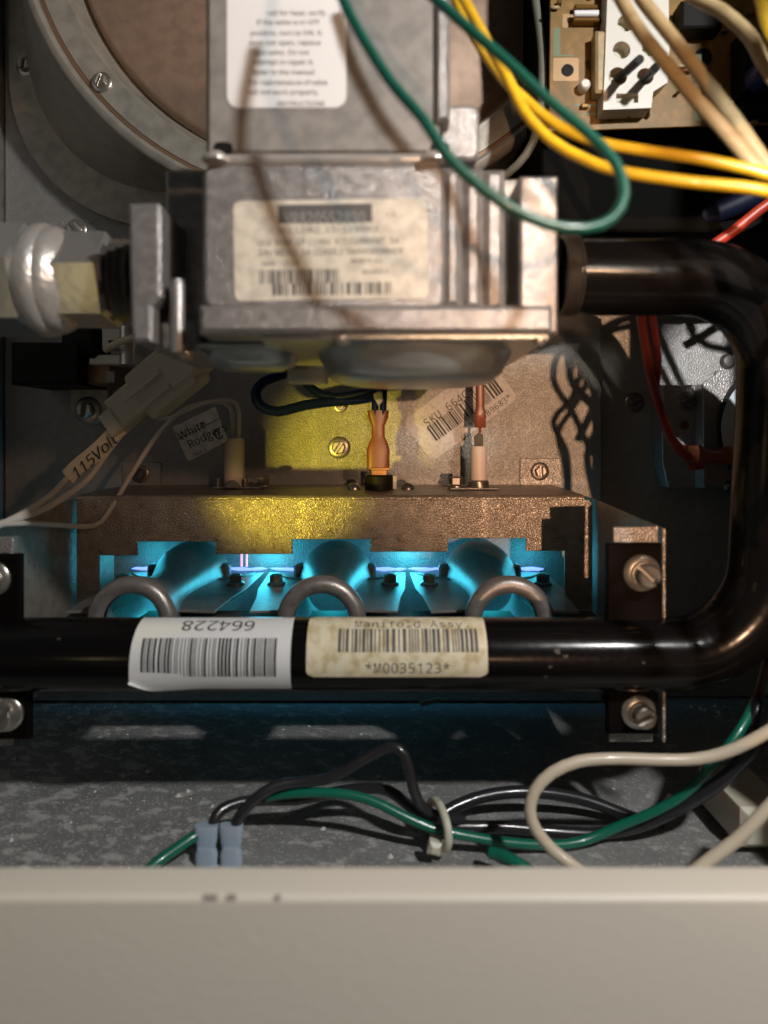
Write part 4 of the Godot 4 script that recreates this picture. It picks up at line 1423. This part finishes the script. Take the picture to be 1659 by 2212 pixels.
func right_items() -> void:
	# pressure switch on its folded bracket
	var t := thing("pressure_switch", "round pale faced pressure switch on a bent steel bracket behind the vertical black pipe", "pressure switch", at(1600, 1060, 400))
	var g := Geo.new()
	g.prism(front(), flat([[1428, 832], [1500, 832], [1500, 1052], [1440, 1052], [1428, 1000]], 412), -0.4248, -0.410, 0.0004)
	obj("bracket_foot", g, M.steel, t)
	g = Geo.new()
	# the bend: foot, slanting web
	var y0 := at(0, 832, 411).y
	var y1 := at(0, 1052, 411).y
	var p0 := at(1500, 0, 411)
	var p1 := at(1522, 0, 400)
	g.quad(Vector3(p0.x, y1, p0.z), Vector3(p1.x, y1, p1.z), Vector3(p1.x, y0, p1.z), Vector3(p0.x, y0, p0.z))
	g.prism(front(), flat([[1520, 826], [1545, 810], [1562, 785], [1566, 768], [1590, 768], [1800, 800], [1800, 1060], [1590, 1060], [1520, 1046]], 398), -0.400, -0.3984, 0.0004)
	obj("bracket_arm", g, M.steel, t)
	g = Geo.new()
	g.lathe(Transform3D(Basis(Vector3.RIGHT, PI / 2), at(1700, 925, 398)), [Vector2(0, 0.0002), Vector2(px(152, 398), 0.0002), Vector2(px(156, 398), 0.004), Vector2(px(146, 398), 0.012), Vector2(px(138, 398), 0.0125), Vector2(0, 0.0125)], 64)
	obj("switch_body", g, M.blackplastic, t)
	g = Geo.new()
	g.lathe(Transform3D(Basis(Vector3.RIGHT, PI / 2), at(1690, 925, 385.3)), [Vector2(px(132, 385), 0.0), Vector2(px(132, 385), 0.0003), Vector2(0, 0.0003)], 64)
	obj("face_label", g, M.discface, t)
	for p in [[1570, 781, 16], [1574, 1052, 13]]:
		g = Geo.new()
		var r := px(p[2], 397)
		g.lathe(Transform3D(Basis(Vector3.RIGHT, PI / 2), at(p[0], p[1], 398)), [Vector2(r, 0), Vector2(r, r * 0.3), Vector2(r * 0.7, r * 0.75), Vector2(0, r * 0.9)], 20)
		obj("rivet", g, M.darkscrew, t)
	screw_parts(t, at(1482, 868, 409.8), px(21, 410), 0.3, M.darkscrew)
	g = Geo.new()
	g.lathe(Transform3D(Basis(Vector3.RIGHT, PI / 2), at(1477, 919, 410)), [Vector2(px(10, 410), -0.0002), Vector2(px(10, 410), 0.001), Vector2(px(6, 410), 0.0014), Vector2(px(5, 410), 0.0003), Vector2(0, 0.0003)], 18)
	obj("brass_eyelet", g, M.amber, t)
	# red leads and their boots
	wire("red_wire", [[1380, 640, 330], [1390, 720, 350], [1402, 800, 365], [1425, 880, 376], [1450, 945, 380], [1475, 980, 380], [1500, 990, 380]], 9.5, M.red, "left of two red wires hanging down past the wall to the brown boot", "wire", "", 370)
	wire("red_wire", [[1402, 640, 330], [1414, 720, 350], [1420, 790, 366], [1417, 850, 378], [1440, 925, 384], [1470, 968, 385], [1500, 975, 385]], 8.5, M.red, "right of two red wires hanging down past the wall to the brown boot", "wire", "", 370)
	t = thing("spade_boot", "red brown terminal boots on the red wires in front of the pressure switch", "terminal boot", at(1540, 1000, 381))
	g = Geo.new()
	g.prism(front(), flat([[1488, 962], [1515, 962], [1532, 972], [1562, 974], [1575, 964], [1640, 964], [1640, 1004], [1575, 1004], [1540, 1000], [1515, 1008], [1492, 1004]], 378), -0.386, -0.378, 0.0016)
	obj("boot", g, M.brown, t)
	g = Geo.new()
	g.prism(front(), flat([[1490, 1002], [1525, 1000], [1522, 1014], [1498, 1016]], 374), -0.380, -0.374, 0.0012)
	obj("boot", g, M.red, t)
	# dark bundle and red wire above the pipe at the far right
	wire("blue_cable", [[1240, 600, 340], [1340, 548, 333], [1460, 490, 322], [1560, 455, 312], [1680, 400, 300]], 24, M.darkblue, "thick dark blue cable going off to the right under the yellow wires", "cable", "", 315)
	wire("red_wire", [[1540, 530, 300], [1590, 495, 296], [1640, 455, 292], [1720, 400, 286]], 12, M.red, "short red wire slanting off the right edge above the black pipe", "wire", "", 292)
	wire("thin_wire", [[1152, -40, 310], [1166, 60, 308], [1172, 140, 306], [1168, 240, 305], [1150, 310, 306], [1120, 355, 310], [1085, 385, 318]], 9, M.grey_wire, "thin grey green wire hanging left of the circuit board", "wire", "", 306)

func upper_wires() -> void:  # loops past the right edge are out of view, routed to shadow the wall
	wire("green_wire", [[715, -110, 178], [735, -20, 172], [772, 62, 168], [840, 172, 165], [915, 258, 163], [965, 335, 162], [1030, 398, 162], [1100, 447, 162], [1180, 484, 163], [1262, 495, 164], [1322, 473, 166], [1347, 420, 168], [1328, 350, 170], [1268, 284, 172], [1180, 212, 174], [1092, 130, 176], [1000, 50, 178], [905, -35, 182], [840, -110, 186]], 12.5, M.green, "dark green wire making a long loop in front of the gas valve", "wire", "", 166)
	wire("yellow_wire", [[960, -80, 214], [1000, -5, 212], [1046, 80, 208], [1095, 165, 204], [1132, 240, 200], [1192, 305, 196], [1262, 345, 192], [1335, 370, 188], [1480, 392, 184], [1660, 414, 182], [1780, 470, 182], [1850, 600, 182], [1880, 730, 184], [1810, 850, 186], [1740, 950, 188], [1760, 1100, 190], [1720, 1300, 200]], 12.5, M.yellow, "front yellow wire running under the green loop to the right edge", "wire", "yellow wires", 190)
	wire("yellow_wire", [[950, -80, 224], [985, 0, 222], [1030, 85, 218], [1085, 168, 215], [1140, 222, 212], [1210, 275, 208], [1290, 307, 204], [1400, 327, 200], [1530, 347, 195], [1660, 378, 190], [1760, 420, 186], [1830, 520, 184], [1860, 650, 184], [1800, 800, 188], [1710, 900, 190], [1760, 1050, 192], [1720, 1300, 200]], 12.5, M.yellow, "rear yellow wire passing behind the green loop below the circuit board", "wire", "yellow wires", 200)
	wire("yellow_wire", [[1625, -60, 200], [1650, 10, 198], [1668, 70, 197], [1740, 130, 196], [2150, 260, 194], [2220, 430, 194], [1950, 520, 194], [1760, 570, 192], [1700, 720, 192], [1790, 880, 192], [1840, 1040, 196]], 14, M.yellow, "yellow wire just inside the top right corner", "wire", "yellow wires", 198)
	wire("tan_wire", [[1290, -80, 225], [1345, 5, 218], [1405, 95, 212], [1480, 190, 206], [1555, 270, 201], [1618, 345, 197], [1690, 430, 193], [1760, 560, 190], [1790, 740, 190], [1890, 880, 192], [1820, 1040, 196], [1860, 1250, 196]], 15, M.tan, "lower of two tan wires slanting across the circuit board", "wire", "tan wires", 206)
	wire("tan_wire", [[1335, -80, 230], [1390, 0, 224], [1452, 82, 218], [1530, 182, 211], [1590, 262, 206], [1640, 335, 202], [1710, 430, 198], [1800, 560, 196], [1750, 720, 196], [1850, 860, 198], [1880, 1020, 200], [1800, 1200, 205]], 15, M.tan, "upper of two tan wires slanting across the circuit board", "wire", "tan wires", 212)
	wire("tan_wire", [[1430, -70, 230], [1490, -12, 226], [1560, 25, 220], [1622, 82, 215], [1660, 150, 210], [1720, 190, 206], [2080, 260, 204], [2180, 420, 200], [1920, 500, 200], [1780, 650, 198], [1840, 800, 198], [1760, 980, 200]], 15, M.tan, "tan wire curving across the top right corner", "wire", "tan wires", 218)

func floor_wires() -> void:
	var D := 285.0
	wire("black_wire", [[456, 1800, 262], [462, 1772, 263], [480, 1748, 266], [520, 1732, 270], [580, 1728, 274], [640, 1728, 276], [720, 1712, 278], [790, 1702, 278], [840, 1708, 276], [880, 1738, 273], [930, 1772, 270], [985, 1782, 272]], 12, M.blackwire, "black wire rising from the left blue crimp and running along the floor", "wire", "black floor wires", 270)
	wire("black_wire", [[505, 1800, 262], [515, 1768, 262], [545, 1732, 263], [590, 1700, 266], [640, 1690, 268], [700, 1684, 268], [750, 1662, 267], [800, 1632, 266], [845, 1614, 265], [872, 1630, 264], [888, 1680, 264], [905, 1732, 265], [945, 1765, 268], [1000, 1768, 272]], 12, M.blackwire, "black wire humped highest in the middle of the floor wiring", "wire", "black floor wires", 266)
	wire("black_wire", [[930, 1772, 278], [985, 1742, 282], [1045, 1720, 285], [1110, 1710, 287], [1190, 1714, 288], [1270, 1730, 288], [1350, 1760, 286], [1430, 1790, 284]], 13, M.blackwire, "black wire arching over the floor behind the white wire", "wire", "black floor wires", 285)
	wire("black_wire", [[940, 1782, 272], [1020, 1785, 273], [1110, 1788, 274], [1200, 1797, 274], [1290, 1800, 273], [1380, 1785, 270], [1460, 1750, 266], [1530, 1708, 262], [1595, 1655, 258], [1650, 1590, 254], [1700, 1500, 250]], 13, M.blackwire, "black wire sweeping up to the right edge in front of the floor", "wire", "black floor wires", 268)
	wire("black_wire", [[1690, 1280, 300], [1665, 1390, 288], [1645, 1480, 272], [1632, 1540, 264], [1622, 1590, 264], [1590, 1650, 268], [1520, 1710, 274], [1440, 1760, 278]], 11, M.blackwire, "black wire dropping down the right edge beside the bracket", "wire", "black floor wires", 265)
	wire("green_floor_wire", [[575, 1722, 270], [610, 1715, 269], [670, 1711, 268], [735, 1714, 267], [800, 1729, 266], [870, 1762, 264], [930, 1788, 263], [1010, 1806, 263], [1110, 1822, 264], [1200, 1825, 266], [1270, 1812, 268], [1330, 1788, 268], [1390, 1765, 266], [1450, 1735, 264], [1500, 1695, 262], [1550, 1640, 260], [1600, 1575, 262], [1645, 1490, 272], [1690, 1400, 285], [1740, 1300, 290]], 10.5, M.green2, "bright green wire running across the floor through the cable tie", "wire", "", 266)
	wire("green_floor_wire", [[440, 1795, 262], [418, 1808, 260], [380, 1834, 255], [340, 1862, 250], [295, 1900, 246]], 12, M.green2, "short green wire end left of the blue crimps", "wire", "", 256)
	wire("green_floor_wire", [[1058, 1842, 252], [1082, 1846, 250], [1110, 1858, 247], [1150, 1885, 244]], 13, M.green2, "green wire stub poking up behind the panel edge", "wire", "", 250)
	wire("white_floor_wire", [[1275, 1900, 236], [1240, 1872, 240], [1195, 1838, 243], [1160, 1795, 244], [1146, 1750, 245], [1156, 1705, 246], [1192, 1668, 247], [1250, 1645, 248], [1330, 1639, 248], [1420, 1641, 248], [1500, 1640, 247], [1565, 1626, 245], [1625, 1600, 243], [1720, 1545, 240]], 13, M.cream_wire, "thick off white wire curling round in the lower right", "wire", "", 246)
	wire("white_floor_wire", [[1470, 1910, 225], [1530, 1860, 226], [1590, 1815, 226], [1640, 1765, 226], [1730, 1670, 226]], 14, M.cream_wire, "second off white wire crossing the lower right corner", "wire", "", 226)
	# blue crimps
	for k in [0, 1]:
		var x: float = [446, 500][k]
		var t := thing("crimp_connector", ["left pale blue crimp connector on a black wire end", "right pale blue crimp connector on a black wire end"][k], "crimp connector", at(x, 1875, 258), "blue crimp connectors")
		var g := Geo.new()
		boot(g, at(x, 1795, 261), 261, [[14, 25, 13], [8, 26, 14], [-20, 23, 12], [-40, 18, 11]])
		obj("sleeve", g, M.blueclear, t)
		g = Geo.new()
		boot(g, at(x, 1838, 259), 259, [[8, 19, 10], [-4, 24, 12], [-60, 22, 12]])
		obj("sleeve", g, M.blueclear, t)
	# cable tie
	var t := thing("cable_tie", "cream nylon cable tie cinched round the black and green floor wires", "cable tie", at(945, 1850, 262))
	var g := Geo.new()
	var c := at(948, 1780, 265)
	var ring := []
	for k in 25:
		var a := TAU * k / 24.0
		ring.append(c + Vector3(0.0012 * sin(a * 1.0) + 0.0016 * sin(a), 0.0074 * cos(a), 0.0095 * sin(a)))
	g.tube(ring, 0.0016, 8, [], false)
	obj("band", g, M.nylon, t)
	g = Geo.new()
	g.prism(Transform3D(Basis(Vector3.BACK, -0.25), at(938, 1832, 257)), rrect(-px(17, 257), -px(16, 257), px(17, 257), px(18, 257), px(8, 257)), -0.003, 0.002, 0.0012)
	obj("tie_head", g, M.nylon, t)
	g = Geo.new()
	g.prism(front(), prect(1600, 1745, 1720, 1840, 262, 10), -0.30, -0.262, 0.002)
	tag(obj("plastic_block", g, M.nylon), "cream plastic block on the floor at the right edge", "plastic block")

func debris() -> void:
	# flakes too many to count: one object
	rng.seed = 99
	var g := Geo.new()
	for i in 420:
		var x := rng.randf_range(-0.20, 0.15)
		var z := -rng.randf_range(0.255, 0.414)
		if rng.randf() < 0.6: x = rng.randf_range(-0.20, -0.04)
		var r := 0.0003 + 0.0014 * pow(rng.randf(), 5.0)
		var c := Vector3(x, r * 0.3, z)
		if i >= 330:     # a drift in the far corners
			c = Vector3(lerpf(-0.187, -0.150, sqrt(rng.randf())) if i < 380 else lerpf(0.175, 0.22, rng.randf()), c.y, -0.412 + 0.02 * pow(rng.randf(), 2.0))
		var q := []
		for k in 5:
			var a := TAU * k / 5 + rng.randf() * 0.8
			q.append(c + Vector3(cos(a) * r * rng.randf_range(0.6, 1.2), -r * 0.3, sin(a) * r * rng.randf_range(0.6, 1.2)))
		var top := c + Vector3(rng.randf_range(-0.3, 0.3) * r, r * rng.randf_range(0.4, 0.9), 0)
		for k in 5:
			g.tri(q[(k + 1) % 5], q[k], top)
	var o := obj("floor_debris", g, M.crumb)
	o.set_meta("kind", "stuff")
	tag(o, "scattered white flakes and crumbs on the grey metal floor", "debris")
	# a sliver of plastic at the foot of the wall
	g = Geo.new()
	g.box(at(930, 1527, 405) + Vector3(0, 0.003, 0), Vector3(0.012, 0.0026, 0.002), 0.0004, Basis(Vector3.BACK, 0.2))
	tag(obj("loose_sliver", g, M.grey_wire), "loose grey sliver lying at the foot of the wall", "scrap")
